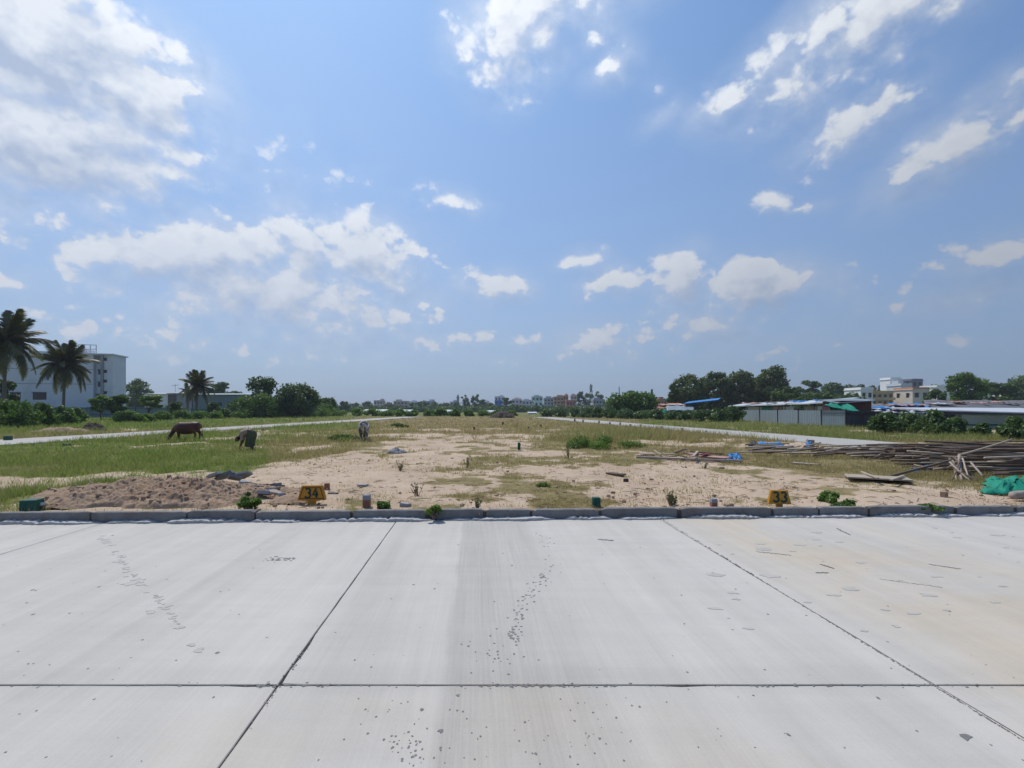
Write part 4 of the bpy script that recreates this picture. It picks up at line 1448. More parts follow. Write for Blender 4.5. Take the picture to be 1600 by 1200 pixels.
    shack('long dark shack roofed with old grey sheets along the right edge', 1450, 1680, 638.5, 625.5, 66, M['old_roof'], M['tin_dark'], 9, 7, .08)
    shack('low shack with terracotta roof left of the tall tree row', 1026, 1072, 638, 630.5, 108, M['terracotta'], M['tin_dark'], 6, 8, .10)
    shack('small shack with grey awning below the terracotta roof', 1042, 1085, 641, 634, 100, M['tin'], M['tin_dark'], 5, 9, .05)
    # tilted blue roof on poles
    t = empty('blue_shelter', (P(1098, 640, 104).x, 104, FZ), 'shelter with a tilted flat blue roof before the tall tree row', 'shelter', 'low shacks on the right')
    o = t.location.copy()
    mb = MB()
    slab_roof(mb, P(1068, 630.5, 104) - o, P(1122, 624.5, 104) - o, P(1126, 621.5, 110) - o, P(1076, 627.5, 110) - o, .15)
    mb.obj('roof', M['blue_tarp'], t)
    for px, py, Y in ((1070, 630.5, 104.3), (1120, 625, 104.3), (1080, 627.7, 109.6), (1122, 622.2, 109.6)):
        q = P(px, py, Y) - o
        MB().tube([(q.x, q.y, -.1), (q.x, q.y, q.z - .15)], [.07, .06], 6).obj('post', M['dark_frame'], t)
    s = ripple(P(1031, 646, 95), P(1042, 646, 95), P(1041, 639, 96), P(1033, 639, 96), 8, 6, .08, 11)
    tag(solid(s, 'green_net', M['green_net']), 'small patch of light green net among bushes below the terracotta roof', 'net', 'green nets')

    # long white roof with the grey-green wall
    t = empty('wall_shed', (P(1550, 640, 44).x, 44, FZ), 'shed with a grey green wall under a long white roof at the right edge', 'shed', 'low shacks on the right')
    o = t.location.copy()
    X = lambda px: (px - CX) / F * 44 - o.x
    zt = P(0, 646.5, 44).z - FZ
    MB().box(X(1503), X(1700), 0, 5.5, -.2, zt - 0.12).obj('wall', M['green_wall'], t)
    MB().box(X(1503), X(1700), -0.06, -0.004, 0.35, 0.45).obj('wall_band', M['dark_frame'], t)
    a, b = P(1449, 638.6, 44) - o, P(1700, 645.5, 42.6) - o
    a.z = P(0, 639.0, 44).z - FZ
    mb = MB()
    slab_roof(mb, (X(1449), -0.5, zt + .36), (X(1700), -1.2, zt - .06), (X(1700), 5.9, zt + .55), (X(1449) + .6, 5.2, zt + .6), .1)
    mb.obj('roof', M['tin_white'], t)
    MB().tube([(X(1448) + .3, 0.2, -.1), (X(1448) + .3, 0.2, zt + .3)], [.06, .06], 6).obj('post', M['dark_frame'], t)
    MB().tube([(X(1478), 0.1, -.1), (X(1478), 0.1, zt + .2)], [.06, .06], 6).obj('post', M['dark_frame'], t)
    corr((X(1470), .6, 0), (X(1502), .6, 0), 0, zt - .05, 16, .02).obj('dark_sheet', M['tin_dark'], t)
    p = MB().tube([P(1543, 650, 43.6), P(1572, 660.5, 43.2)], [.045, .04], 6).obj('leaning_pipe', M['pole_pale'])
    tag(p, 'thin pale pipe leaning on the grey green wall', 'pipe')


shanty()


def roof_clutter():
    rg = random.Random(19)
    kinds = [('pale_tarp', 'pale'), ('board', 'brownish'), ('blue_tarp', 'blue'), ('old_roof', 'dark grey'), ('board_pink', 'pinkish'), ('terracotta', 'rusty')]
    spots = [(1470, 632, 70), (1500, 630, 71), (1532, 631, 70), (1560, 629.5, 71), (1584, 632, 69.5), (1372, 638.5, 60), (1386, 639.5, 59.5), (1408, 641.2, 59), (1424, 640.6, 59.3), (1440, 641.2, 58.5), (1405, 635, 68.3), (1436, 634.6, 68.5), (1175, 631.2, 87), (1205, 630.3, 80.5), (1250, 628.6, 73), (1285, 627.3, 66.5), (1036, 634, 111), (1056, 633, 111.5)]
    where = ['left end of the long grey roof', 'left part of the long grey roof', 'middle of the long grey roof', 'right part of the long grey roof', 'right end of the long grey roof', 'pale crumpled roof, left side', 'pale crumpled roof, right side', 'bluish white roof, left side', 'bluish white roof, middle', 'bluish white roof, right side', 'blue tarpaulin roof, left side', 'blue tarpaulin roof, right side', 'left end of the whitish shed roof', 'left middle of the whitish shed roof', 'right middle of the whitish shed roof', 'right end of the whitish shed roof', 'terracotta roof, left side', 'terracotta roof, right side']
    for i, (px, py, Y) in enumerate(spots):
        k, nm = kinds[(i * 5 + i // 3) % 6]
        c = P(px, py, Y) + Vector((0, 0, .12))
        w, d = rg.uniform(.7, 1.7), rg.uniform(.5, 1.1)
        s = ripple((-w, -d, 0), (w, -d, -.05), (w * .9, d, .1), (-w, d, .12), 10, 6, .07, 50 + i)
        o = solid(s, 'loose_sheet', M[k], None, .03)
        o.location = c
        o.rotation_euler[2] = rg.uniform(-.5, .5)
        tag(o, '%s loose sheet lying on the %s' % (nm, where[i]), 'sheet', 'loose sheets on the shack roofs')


roof_clutter()

# ------------------------------------------------------------------ trees
TG = {'row': 'tall trees in the row on the right', 'town': 'dark trees among the far houses', 'left': 'trees behind the left fence', 'right': 'trees behind the shacks on the right'}
tree_px('tree', 'thin open dark tree at the left end of the tall row', 1040, 1062, 600, 132, M['leaf_dark'], 101, style='tall', n=1500, leaf=.42, group=TG['row'], gap=1.1)
tree_px('tree', 'broad olive tree second in the tall row on the right', 1048, 1108, 584, 134, M['leaf_olive'], 102, style='round', n=5600, leaf=.42, group=TG['row'], nb=44, trunk=.06)
tree_px('tree', 'olive tree with two humps in the middle of the tall row', 1090, 1148, 581, 138, M['leaf_olive'], 103, style='round', n=5600, leaf=.42, group=TG['row'], nb=44, trunk=.06)
tree_px('tree', 'olive tree with uneven top just left of the highest one', 1128, 1188, 578, 136, M['leaf_olive'], 104, style='round', n=5600, leaf=.42, group=TG['row'], nb=44, trunk=.06)
tree_px('tree', 'lower dark tree in the gap left of the highest tree', 1166, 1204, 588, 142, M['leaf_dark'], 105, style='round', n=3000, leaf=.42, group=TG['row'], nb=36, trunk=.06)
tree_px('tree', 'highest round domed tree at the right end of the tall row', 1176, 1236, 570, 130, M['leaf_olive'], 106, style='round', n=6400, leaf=.42, group=TG['row'], nb=48, trunk=.06)
tree_px('tree', 'bushy tree low at the foot of the highest domed tree', 1206, 1246, 604, 120, M['leaf_dark'], 107, style='round', n=2400, leaf=.38, group=TG['row'], trunk=.15)
tree_px('tree', 'flat topped dark tree behind the long shed', 1248, 1290, 594, 190, M['leaf_dark'], 108, style='spread', n=2600, leaf=.5, group=TG['right'])
tree_px('tree', 'dark tree with a jagged top right of the flat topped one', 1282, 1318, 597, 200, M['leaf_dark'], 109, style='round', n=2400, leaf=.5, group=TG['right'])
tree_px('tree', 'low dark tree left of the white painted sunlit wall', 1308, 1347, 600, 205, M['leaf_dark'], 110, style='round', n=2400, leaf=.5, group=TG['right'])
tree_px('tree', 'low dark tree left of the flat topped tree', 1228, 1262, 604, 185, M['leaf_dark'], 111, style='round', n=2000, leaf=.5, group=TG['right'])
tree_px('tree', 'large round green tree rising alone over the grey shack roofs', 1478, 1536, 581, 112, M['leaf_mid'], 112, style='round', n=5200, leaf=.38, group=TG['right'], nb=36, trunk=.2)
tree_px('tree', 'dark round tree tucked left of the large round green tree', 1446, 1478, 607, 120, M['leaf_dark'], 113, style='round', n=2000, leaf=.38, group=TG['right'], trunk=.15)
tree_px('tree', 'wide layered dark tree near the right edge', 1536, 1590, 597, 130, M['leaf_dark'], 114, style='spread', n=3600, leaf=.42, group=TG['right'], nb=30, trunk=.2)
tree_px('tree', 'tall dark tree cut by the right edge of the photo', 1572, 1640, 586, 150, M['leaf_dark'], 115, style='round', n=3600, leaf=.45, group=TG['right'], nb=30)
tree_px('tree', 'hazy dark tree line behind the white flat roofed house', 1440, 1492, 601, 260, M['leaf_dark'], 116, style='spread', n=2200, leaf=.6, group=TG['right'])
for i, (a, b, yt) in enumerate(((1336, 1358, 600), (1352, 1372, 602), (1370, 1392, 600))):
    tree_px('tree', ['spiky dark tree top seen over the white painted sunlit wall', 'small spiky dark tree top over the cream apartments', 'spiky dark tree top touching the white tower'][i], a, b, yt, 250, M['leaf_dark'], 120 + i, style='tall', n=1100, leaf=.6, group=TG['right'])
tree_px('tree', 'broad spreading green tree over the bushes beside the right side road', 944, 1034, 612, 112, M['leaf_mid'], 130, style='round', n=8500, leaf=.36, nb=70, trunk=.03, group='trees left of the tall row', depth=9)
tree_px('tree', 'small dark tree peeping over the broad spreading tree', 968, 1000, 610, 160, M['leaf_dark'], 131, style='round', n=1500, leaf=.45, group='trees left of the tall row')
tree_px('tree', 'narrow pointed dark tree left of the blue far roof', 1015, 1022, 608, 190, M['leaf_dark'], 132, style='cone', n=700, leaf=.4, group='trees left of the tall row', nb=12, trunk=.1)
tree_px('tree', 'dark tree at the foot of the narrow pointed tree', 1000, 1030, 613, 170, M['leaf_dark'], 133, style='round', n=1500, leaf=.45, group='trees left of the tall row')
tree_px('tree', 'low dark tree under the tilted blue roof behind the shacks', 1066, 1116, 611, 148, M['leaf_dark'], 134, style='round', n=2200, leaf=.42, group=TG['row'], trunk=.03, nb=30)
tree_px('tree', 'low dark tree at the left end of the whitish shed roof', 1104, 1156, 609, 150, M['leaf_dark'], 135, style='round', n=2200, leaf=.42, group=TG['row'], trunk=.03, nb=30)
tree_px('tree', 'low dark tree behind the middle of the whitish shed roof', 1150, 1204, 608, 150, M['leaf_dark'], 136, style='round', n=2200, leaf=.42, group=TG['row'], trunk=.03, nb=30)
tree_px('tree', 'low dark tree behind the right end of the whitish shed roof', 1240, 1310, 611, 130, M['leaf_dark'], 137, style='round', n=2600, leaf=.42, group=TG['right'], trunk=.03, nb=30)
tree_px('tree', 'dark low tree behind the maroon shack', 1300, 1350, 613, 140, M['leaf_dark'], 138, style='round', n=2000, leaf=.42, group=TG['right'], trunk=.03, nb=30)
# left side
tree_px('tree', 'dark hazy round tree just right of the white building', 190, 243, 590, 190, M['leaf_dark'], 140, style='round', n=3200, leaf=.5, group=TG['left'], trunk=.1)
tree_px('tree', 'umbrella shaped hazy tree behind the small coconut palm', 322, 358, 597, 180, M['leaf_dark'], 141, style='spread', n=2000, leaf=.5, group=TG['left'])
tree_px('tree', 'low hazy tree behind the right end of the long grey shed', 350, 384, 611, 190, M['leaf_dark'], 142, style='round', n=1500, leaf=.5, group=TG['left'])
tree_px('tree', 'open ragged dark tree with sky showing through its crown', 384, 436, 587, 108, M['leaf_dark'], 143, style='tall', n=2600, leaf=.36, group=TG['left'], gap=1.2, nb=30, trunk=.08)
tree_px('tree', 'spreading dark tree with a sloping top right of the ragged tree', 424, 504, 598, 112, M['leaf_dark'], 144, style='round', n=6200, leaf=.36, group=TG['left'], nb=60, trunk=.03)
tree_px('tree', 'low bushy tree at the foot of the ragged tree', 372, 440, 614, 104, M['leaf_mid'], 145, style='round', n=3000, leaf=.34, group=TG['left'], trunk=.1)
tree_px('tree', 'low hazy tree right of the spreading dark tree', 494, 530, 621, 140, M['leaf_dark'], 146, style='round', n=1500, leaf=.4, group=TG['left'], trunk=.1)
tree_px('tree', 'small green tree with open crown before the stair tower', 142, 176, 617, 86, M['leaf_bright'], 147, style='round', n=1500, leaf=.3, group=TG['left'])
tree_px('tree', 'dark dense small tree before the foot of the stair tower', 168, 206, 616, 88, M['leaf_mid'], 148, style='round', n=2200, leaf=.3, group=TG['left'], trunk=.15)
tree_px('tree', 'small yellowish green tree before the pale low shed', 214, 250, 617, 88, M['leaf_bright'], 149, style='spread', n=1500, leaf=.3, group=TG['left'])
tree_px('tree', 'dark tree low at the left edge under the tall palm', -20, 22, 592, 70, M['leaf_dark'], 150, style='round', n=2200, leaf=.3, group=TG['left'], trunk=.2)
# town trees
TT = [(564, 586, 627, 380), (598, 622, 629, 370), (634, 655, 629, 380), (650, 670, 626, 390), (668, 692, 628, 390), (690, 706, 630, 380), (719, 735, 617, 400), (735, 753, 616, 395), (747, 762, 624, 390), (757, 775, 629, 380), (783, 801, 621, 380), (899, 914, 612, 400), (908, 930, 614, 395), (926, 946, 611, 410), (545, 566, 629, 360), (942, 962, 622, 330), (528, 548, 627, 300), (706, 722, 629, 370), (800, 820, 632, 350), (822, 846, 633, 340)]
TL = ['round dark tree at the left end of the town', 'low dark tree under the beige far house', 'low dark tree left of the small white far house', 'dark tree before the pale grey far house', 'wide dark tree right of the pale grey far house', 'low dark tree before the low pinkish house',
      'high dark tree just right of the thin grey tower', 'high domed dark tree second right of the thin grey tower', 'dark tree beside the narrow white far house', 'dark tree left of the bright blue far house', 'round dark tree just right of the bright blue house', 'high dark tree right of the pale pink house', 'long dark tree under the telecom mast', 'flat dark tree over the grey far house',
      'small dark tree before the left end of town', 'dark tree right of the grey three storey far house', 'dark tree between the left fence and the town', 'low dark tree at the foot of the thin grey tower', 'low dark bush tree before the white and pink house', 'low dark bush tree before the turquoise framed house']
for i, (a, b, yt, Y) in enumerate(TT):
    tree_px('tree', TL[i], a, b, yt, Y, M['leaf_dark'], 200 + i, style='round', n=1100, leaf=.8, group=TG['town'], nb=18, trunk=.03)

def far_wood(name, label, px0, px1, Y, yt, n, seed, leafm):
    rng = np.random.default_rng(seed)
    bl = []
    for px in np.arange(px0, px1, 3.2):
        yy = Y * rng.uniform(.93, 1.07)
        h = H + (HY - (yt + rng.uniform(-1.5, 3.2))) / F * yy
        bl.append(((px - CX) / F * yy, yy, h * .5, 2.2 * rng.uniform(.7, 1.5) * Y / 300, 3.0, h * .5))
    V, Fc = leaves(bl, n, .9, rng)
    tag(add(name, np_mesh(name, V, Fc, leafm)), label, kind='stuff')


far_wood('far_wood', 'continuous dark belt of far trees below the town', 470, 1010, 320, 634, 15000, 31, M['leaf_dark'])
far_wood('far_wood', 'hazy wood behind the far houses', 500, 1060, 520, 629, 9000, 32, M['leaf_dark'])
far_wood('far_wood', 'dark belt of far trees behind the shacks on the right', 1225, 1640, 240, 617, 12000, 33, M['leaf_dark'])
far_wood('far_wood', 'hazy belt of far trees behind the low sheds on the left', 180, 520, 230, 622, 9000, 34, M['leaf_dark'])

# bushes
rgB = random.Random(77)


def bush_px(label, px0, px1, ytop, ybase, leafm, seed, n=1500, leaf=.16, group=None, name='bush'):
    Y = (H - FZ) * F / (ybase - HY)
    return tree_px(name, label, px0, px1, ytop, Y, leafm, seed, style='bush', n=n, leaf=leaf, group=group, nb=20, cat='bush')


BR = 'broad leaved bushes along the right side road'
for i, (a, b, yt, yb, lab) in enumerate((
        (1358, 1408, 644, 678, 'broad dark bush at the right end of the dark sheet fence'),
        (1396, 1448, 643, 677, 'tall leafy bush before the bluish white shack roof'),
        (1430, 1486, 639, 680, 'highest leafy bush below the left end of the long white roof'),
        (1470, 1508, 652, 681, 'leafy bush against the dark sheet beside the grey green wall'),
        (1522, 1552, 661, 683, 'small bush before the middle of the grey green wall'),
        (1564, 1606, 650, 688, 'dense dark bush at the right edge of the photo'),
        (1590, 1650, 652, 690, 'dense dark bush cut by the right edge of the photo'))):
    bush_px(lab, a, b, yt, yb, M['leaf_bush'], 300 + i, 2300, .15, BR)
RB = [(1128, 1164, 633, 659), (1106, 1140, 637, 659.5), (1080, 1116, 640, 659.0), (1058, 1092, 640, 657.5), (1034, 1066, 641, 656.5), (1010, 1044, 638, 656), (988, 1018, 640, 655), (962, 996, 637, 654.5), (940, 970, 636, 653.5), (922, 948, 636, 653), (902, 930, 637, 652.4), (884, 908, 637, 652), (862, 890, 638, 651.6), (840, 868, 638, 651.2)]
for i, (a, b, yt, yb) in enumerate(RB):
    bush_px(['tall bush against the left end of the grey sheet fence', 'rounded bush second from the grey sheet fence', 'bush third from the grey sheet fence below the blue shelter', 'bush below the grey awning shack', 'bush before the small light green net', 'bush left of the light green net', 'bush under the right side of the broad spreading tree', 'bush under the middle of the broad spreading tree', 'bush under the left side of the broad spreading tree', 'dark bush below the grey far house', 'dark bush right of the heap of pale sticks', 'dark bush left of the heap of pale sticks', 'far bush above the tip of the right side road', 'far bush left of the tip of the right side road'][i],
            a, b, yt, yb, M['leaf_bush'], 330 + i, 1500, .2 + .004 * i, BR)
LB = 'hedge bushes on the left verge'
for i, (a, b, yt, yb, m_) in enumerate(((-40, 26, 622, 668, 'leaf_mid'), (8, 62, 626, 668.5, 'leaf_mid'), (44, 92, 628, 666, 'leaf_mid'), (76, 122, 634, 664, 'leaf_mid'), (-90, -20, 624, 670, 'leaf_mid'), (104, 140, 636, 661, 'leaf_mid'), (182, 214, 640, 660, 'leaf_mid'), (204, 240, 645, 660, 'leaf_bright'), (238, 270, 641, 657, 'leaf_mid'))):
    bush_px(['dense green bush at the left edge of the photo', 'dense green bush second from the left edge', 'dense green bush left of the teal grey fence', 'lower green bush before the start of the teal grey fence', 'dense green bush cut off by the left edge', 'small green bush before the teal grey fence', 'dark green bush before the gap in the teal grey fence', 'low bright green bush right of the fence gap', 'low green bush above the brown cow'][i], a, b, yt, yb, M[m_], 360 + i, 2200, .16, LB)
rr = random.Random(5)
for i, (a, b, yt, yb, lab) in enumerate(((318, 346, 628, 653, 'dark green bush right of the small coconut palm before the long shed'), (352, 380, 626, 652, 'dark green bush before the right end of the long grey shed'), (388, 420, 630, 651.5, 'dark green bush against the fence below the ragged tree'), (424, 452, 629, 651, 'dark green bush against the fence below the spreading dark tree'), (458, 486, 631, 651, 'dark green bush against the right part of the long teal fence'), (492, 530, 630, 650.5, 'dark green bush covering the right end of the long teal fence'), (262, 292, 628, 654, 'dark green bush before the dark shed opening'))):
    bush_px(lab, a, b, yt, yb, M['leaf_mid' if i % 2 else 'leaf_dark'], 450 + i, 1500, .26, LB)
names = ['first', 'second', 'third', 'fourth', 'fifth', 'sixth', 'seventh', 'eighth', 'ninth', 'tenth', 'eleventh', 'twelfth']
for i in range(12):
    a = 272 + i * 22
    bush_px('low green weed bush, %s from the brown cow, along the left verge' % names[i], a, a + rr.uniform(24, 34), 635 + rr.uniform(-1, 6) + i * .1, 655.5 - i * .45, M['leaf_bright' if i % 3 else 'leaf_mid'], 380 + i, 1100, .2, 'weed bushes along the left verge')
for i in range(12):
    a = 545 + i * 22
    bush_px('far bright green bush, %s in the strip before the town' % names[i], a, a + rr.uniform(22, 32), 637.5 + rr.uniform(-.5, 3.5), 650.5 + rr.uniform(-.6, .6), M['leaf_bright'], 400 + i, 1100, .3, 'bright bushes before the town')

# ------------------------------------------------------------------ far masts, sheet roofs and heaps


def lattice_mast(label, px, ytop, Y, w, cat='mast', full=True):
    x = (px - CX) / F * Y
    h = H + (HY - ytop) / F * Y
    t = empty('mast', (x, Y, 0), label, cat, 'masts over the town')
    mb = MB()
    for sx in (-1, 1):
        for sy in (-1, 1): mb.tube([(sx * w, sy * w, 0), (sx * w * .35, sy * w * .35, h)], [.14, .1], 4)
    n = 10
    for i in range(n):
        z0, z1 = h * i / n, h * (i + 1) / n
        q0, q1 = w * (1 - .65 * i / n), w * (1 - .65 * (i + 1) / n)
        for sy in (-1, 1):
            mb.tube([(-q0, sy * q0, z0), (q1, sy * q1, z1)], [.07, .07], 4)
            mb.tube([(q0, sy * q0, z0), (-q1, sy * q1, z1)], [.07, .07], 4)
    mb.obj('lattice', M['steel'], t)
    if full:
        d = MB()
        for k in range(7):
            a = k * 2.4
            d.box(w * .55 * math.cos(a) - .35, w * .55 * math.cos(a) + .35, w * .55 * math.sin(a) - .35, w * .55 * math.sin(a) + .35, h * (.70 + .038 * k), h * (.70 + .038 * k) + 2.2)
        d.obj('antenna', M['steel'], t)


lattice_mast('telecom mast hung with antennas above the dark town trees', 923.5, 601, 400, 1.5)
lattice_mast('thin bare lattice mast right of the telecom mast', 967.5, 604, 420, .6, full=False)
t = empty('tower', (P(715.5, 640, 430).x, 430, 0), 'thin grey tower standing among the far houses', 'tower', 'masts over the town')
hT = H + (640 - 616) / F * 430
MB().tube([(0, 0, 0), (0, 0, hT * .8)], [1.3, 1.1], 8).obj('shaft', M['grey_wall'], t)
MB().tube([(0, 0, hT * .8), (0, 0, hT * .83)], [1.7, 1.7], 8).obj('gallery', M['grey_wall'], t)
MB().tube([(0, 0, hT * .83), (0, 0, hT * .93), (0, 0, hT)], [.9, .9, .1], 8).obj('cap', M['grey_wall'], t)
for i, (a, b, yt, lab) in enumerate(((566, 600, 639.6, 'far left white sheet roof in the strip before the town'), (618, 640, 640, 'narrow white sheet roof second from the left before the town'), (678, 704, 640.2, 'white sheet roof with a visible end wall in the middle strip'), (752, 778, 641, 'pale sheet roof just left of the dark heap'), (826, 838, 643.5, 'tiny pale sheet roof right of the dark heap'))):
    Y = 190
    t = empty('far_shed', ((a + b) / 2 / F * Y - CX / F * Y, Y, FZ), lab, 'shed', 'pale sheds before the town')
    w = (b - a) / F * Y
    h = H + (HY - yt) / F * Y - FZ
    MB().box(-w / 2, w / 2, 0, 5, -.2, h * .55).obj('wall', M['tin'], t)
    mb = MB()
    slab_roof(mb, (-w / 2 - .3, -.5, h * .5), (w / 2 + .3, -.5, h * .5), (w / 2 + .3, 5.4, h), (-w / 2 - .3, 5.4, h), .1)
    mb.obj('roof', M['tin_white'], t)


def heap(name, label, cat, cx, cy, rx, ry, h, matl, seed, amp=.16, nx=70, ny=40, rough=3.0, skew=0.0, z0=FZ, kind=None):
    mb = MB()
    xs = np.linspace(-1, 1, nx)
    ys = np.linspace(-1, 1, ny)
    Xg, Yg = np.meshgrid(xs, ys)
    r = np.sqrt((Xg - skew * (1 - Yg ** 2)) ** 2 + Yg ** 2) + (vnoise(Xg * rx, Yg * ry, 1.0 / max(rx, ry) * 3, 3, .5, seed) - .5) * .5
    pr = np.clip(1 - r ** 1.7, 0, 1)
    lum = vnoise(Xg * rx, Yg * ry, rough, 5, .72, seed + 1) - .5
    rid = np.abs(vnoise(Xg * rx, Yg * ry, rough * .7, 4, .6, seed + 2) - .5)
    Z = h * pr * (1 + amp * 3 * lum) - amp * h * rid * 1.6 * (pr > 0) * np.minimum(1, pr * 4) + amp * h * lum * np.minimum(1, pr * 6)
    e = np.minimum(1, pr * 6)
    Z = np.maximum(Z, 0.0) * e - 0.07 * (1 - e)
    V = np.stack([Xg * rx, Yg * ry, Z], -1).reshape(-1, 3)
    i = np.arange(nx * ny).reshape(ny, nx)
    Fc = np.stack([i[:-1, :-1], i[:-1, 1:], i[1:, 1:], i[1:, :-1]], -1).reshape(-1, 4)
    o = add(name, np_mesh(name, V, Fc, matl, True), loc=(cx, cy, z0))
    if kind:
        rg = random.Random(seed)
        mb = MB()
        for q in range(kind):
            i, j = rg.randrange(3, nx - 3), rg.randrange(3, ny - 3)
            if pr[j, i] < .06: continue
            r0 = .008 + .04 * rg.random() ** 4
            mb.ball((Xg[j, i] * rx, Yg[j, i] * ry, Z[j, i] + r0 * .3), (r0 * rg.uniform(.8, 1.6), r0 * rg.uniform(.8, 1.4), r0 * rg.uniform(.6, 1)), 6, 4)
        c = mb.obj('clods', matl, o)
        c['kind'] = 'stuff'
    return tag(o, label, cat)


c = P(781, 640, 104)
heap('dark_heap', 'dark domed heap of earth at the far end of the field', 'heap', c.x, 104, 3.1, 2.4, 1.55, M['dark_soil'], 3, .10, rough=1.0, skew=.25)
c = G(137, 674, FZ)
heap('rubbish_heap', 'small dark heap of brushwood on the left verge above the side road', 'heap', c.x, c.y + .6, 1.15, .9, .72, M['dark_soil'], 5, .25, rough=2.0)
c = G(85, 677, FZ)
heap('earth_bank', 'low brown dry bank beside the left side road', 'earth bank', c.x, c.y + .5, 3.0, .8, .42, M['soil'], 6, .22, rough=1.5)
heap('soil_mound', 'long mound of reddish dug soil behind the kerb on the left', 'soil mound', -7.35, 9.95, 2.85, 1.25, .37, M['soil'], 8, .22, 320, 140, rough=6.0, skew=.1, kind=600)
heap('soil_mound', 'small low mound of pale soil left of the yellow 34 marker', 'soil mound', G(446, 788, FZ).x, 9.6, .55, .5, .13, M['soil'], 9, .22, 70, 50, rough=4.0)
c = G(620, 707, FZ)
heap('stone_heap', 'small grey heap of stones on the sand in the middle of the plot', 'heap', c.x, c.y, .45, .35, .17, M['slate'], 10, .3, rough=5)
for k in range(9):
    c = G(905 + (k % 5) * 4 + k, 650.6 + (k % 2) * .3, FZ)
    o = MB().tube([(c.x - .9 + .1 * k, c.y, FZ + .1 + .09 * k), (c.x + 1.2, c.y + .3, FZ + .25 + .16 * ((k * 5) % 4))], [.07, .06], 5).obj('stick', M['pole_pale'])
    tag(o, 'pale stick in the heap beyond the tip of the right side road', 'stick', 'pale sticks in the far heap')


# ------------------------------------------------------------------ plot markers and boundary stones
def digit_strokes(ch):
    if ch == '3':
        pts = []
        for k in range(9):
            a = rad(150 - k * 235 / 8)
            pts.append((.5 + .40 * math.cos(a), .755 + .235 * math.sin(a)))
        q = []
        for k in range(10):
            a = rad(82 - k * 240 / 9)
            q.append((.48 + .46 * math.cos(a), .28 + .27 * math.sin(a)))
        return [pts + q]
    return [[(.62, .98), (.34, .62), (.06, .34), (.98, .34)], [(.72, .70), (.72, .34), (.70, .0)]]


def marker(px, py0, py1, wt, wb, text, label, framed, yaw):
    """a trapezoid number stone on a short foot, its face leaning back a little"""
    base = G(px, py1 + 6, FZ + .02)
    s = base.y / F
    t = empty('plot_marker', (base.x, base.y, FZ), label, 'marker stone', 'yellow plot markers', yaw)
    w0, w1, h, f = wb * s / 2, wt * s / 2, (py1 - py0) * s, 0.07
    dp = .085
    MB().hexa([(-w0, 0, f), (w0, 0, f), (w0, dp, f), (-w0, dp, f)], [(-w1, .03, f + h), (w1, .03, f + h), (w1, .03 + dp * .8, f + h), (-w1, .03 + dp * .8, f + h)]).obj('plate', M['yellow'], t, bevel=.006)
    fw = w0 * .26
    MB().box(-fw, fw, .012, dp - .01, -.12, f + .004).obj('foot', M['yellow'], t)
    face = lambda u, v: Vector((u, .03 * (v / h) - .0035, f + v))
    if framed:
        mb = MB()
        lw = .016

        def corner(k, ins):
            u0 = w0 * (1 - .1) - ins
            u1 = w1 * (1 - .14) - ins
            return [(-u0, .09 * h + ins), (u0, .09 * h + ins), (u1, .88 * h - ins), (-u1, .88 * h - ins)][k]
        for k in range(4):
            a0, a1, b0, b1 = corner(k, 0), corner((k + 1) % 4, 0), corner(k, lw), corner((k + 1) % 4, lw)
            mb.quadmesh([face(*a0), face(*a1), face(*b1), face(*b0)], [(0, 1, 2, 3)])
        mb.obj('border', M['brown_line'], t)
    dh = h * (.64 if framed else .70)
    dw = dh * .62
    tot = dw * 2 + dh * .16
    for k, ch in enumerate(text):
        mb = MB()
        x0 = -tot / 2 + k * (dw + dh * .16)
        z0 = h * .17
        hw = .0185
        for st in digit_strokes(ch):
            P2 = [(x0 + u * dw, z0 + v * dh) for u, v in st]
            for i in range(len(P2)):
                a = Vector((*P2[max(i - 1, 0)], 0))
                b = Vector((*P2[min(i + 1, len(P2) - 1)], 0))
                d = (b - a).normalized()
                nn = Vector((-d.y, d.x, 0)) * hw
                p = Vector((*P2[i], 0))
                l, r = p + nn, p - nn
                mb.v += [tuple(face(l.x, l.y) + Vector((0, -.003, 0))), tuple(face(r.x, r.y) + Vector((0, -.003, 0)))]
                if i:
                    n = len(mb.v)
                    mb.f.append((n - 4, n - 3, n - 1, n - 2))
        mb.obj('digit', M['digit'], t)


marker(486.5, 757, 780, 32, 43, '34', 'yellow trapezoid plot marker with painted border and number 34', True, rad(3))
marker(1219, 765, 786, 25, 34, '33', 'plain yellow trapezoid plot marker with number 33', False, rad(-6))


def stone(label, px, pyb, w, hpx, matl, cap=None, z=FZ, group='boundary stones', name='boundary_stone', capfrac=.4, rz=0.0):
    base = G(px, pyb, z)
    s = base.y / F
    t = empty(name, base, label, 'boundary stone', group, rz)
    r, h = w * s / 2, hpx * s
    q = h * (1 - capfrac) if cap else h
    MB().hexa([(-r, -r, -.1), (r, -r, -.1), (r, r, -.1), (-r, r, -.1)], [(-r * .95, -r * .95, q), (r * .95, -r * .95, q), (r * .95, r * .95, q), (-r * .95, r * .95, q)]).obj('block', matl, t, bevel=r * .08)
    if cap:
        MB().hexa([(-r * .99, -r * .99, q + .001), (r * .99, -r * .99, q + .001), (r * .99, r * .99, q + .001), (-r * .99, r * .99, q + .001)], [(-r * .94, -r * .94, h), (r * .94, -r * .94, h), (r * .94, r * .94, h), (-r * .94, r * .94, h)]).obj('cap', cap, t, bevel=r * .08)
    return t


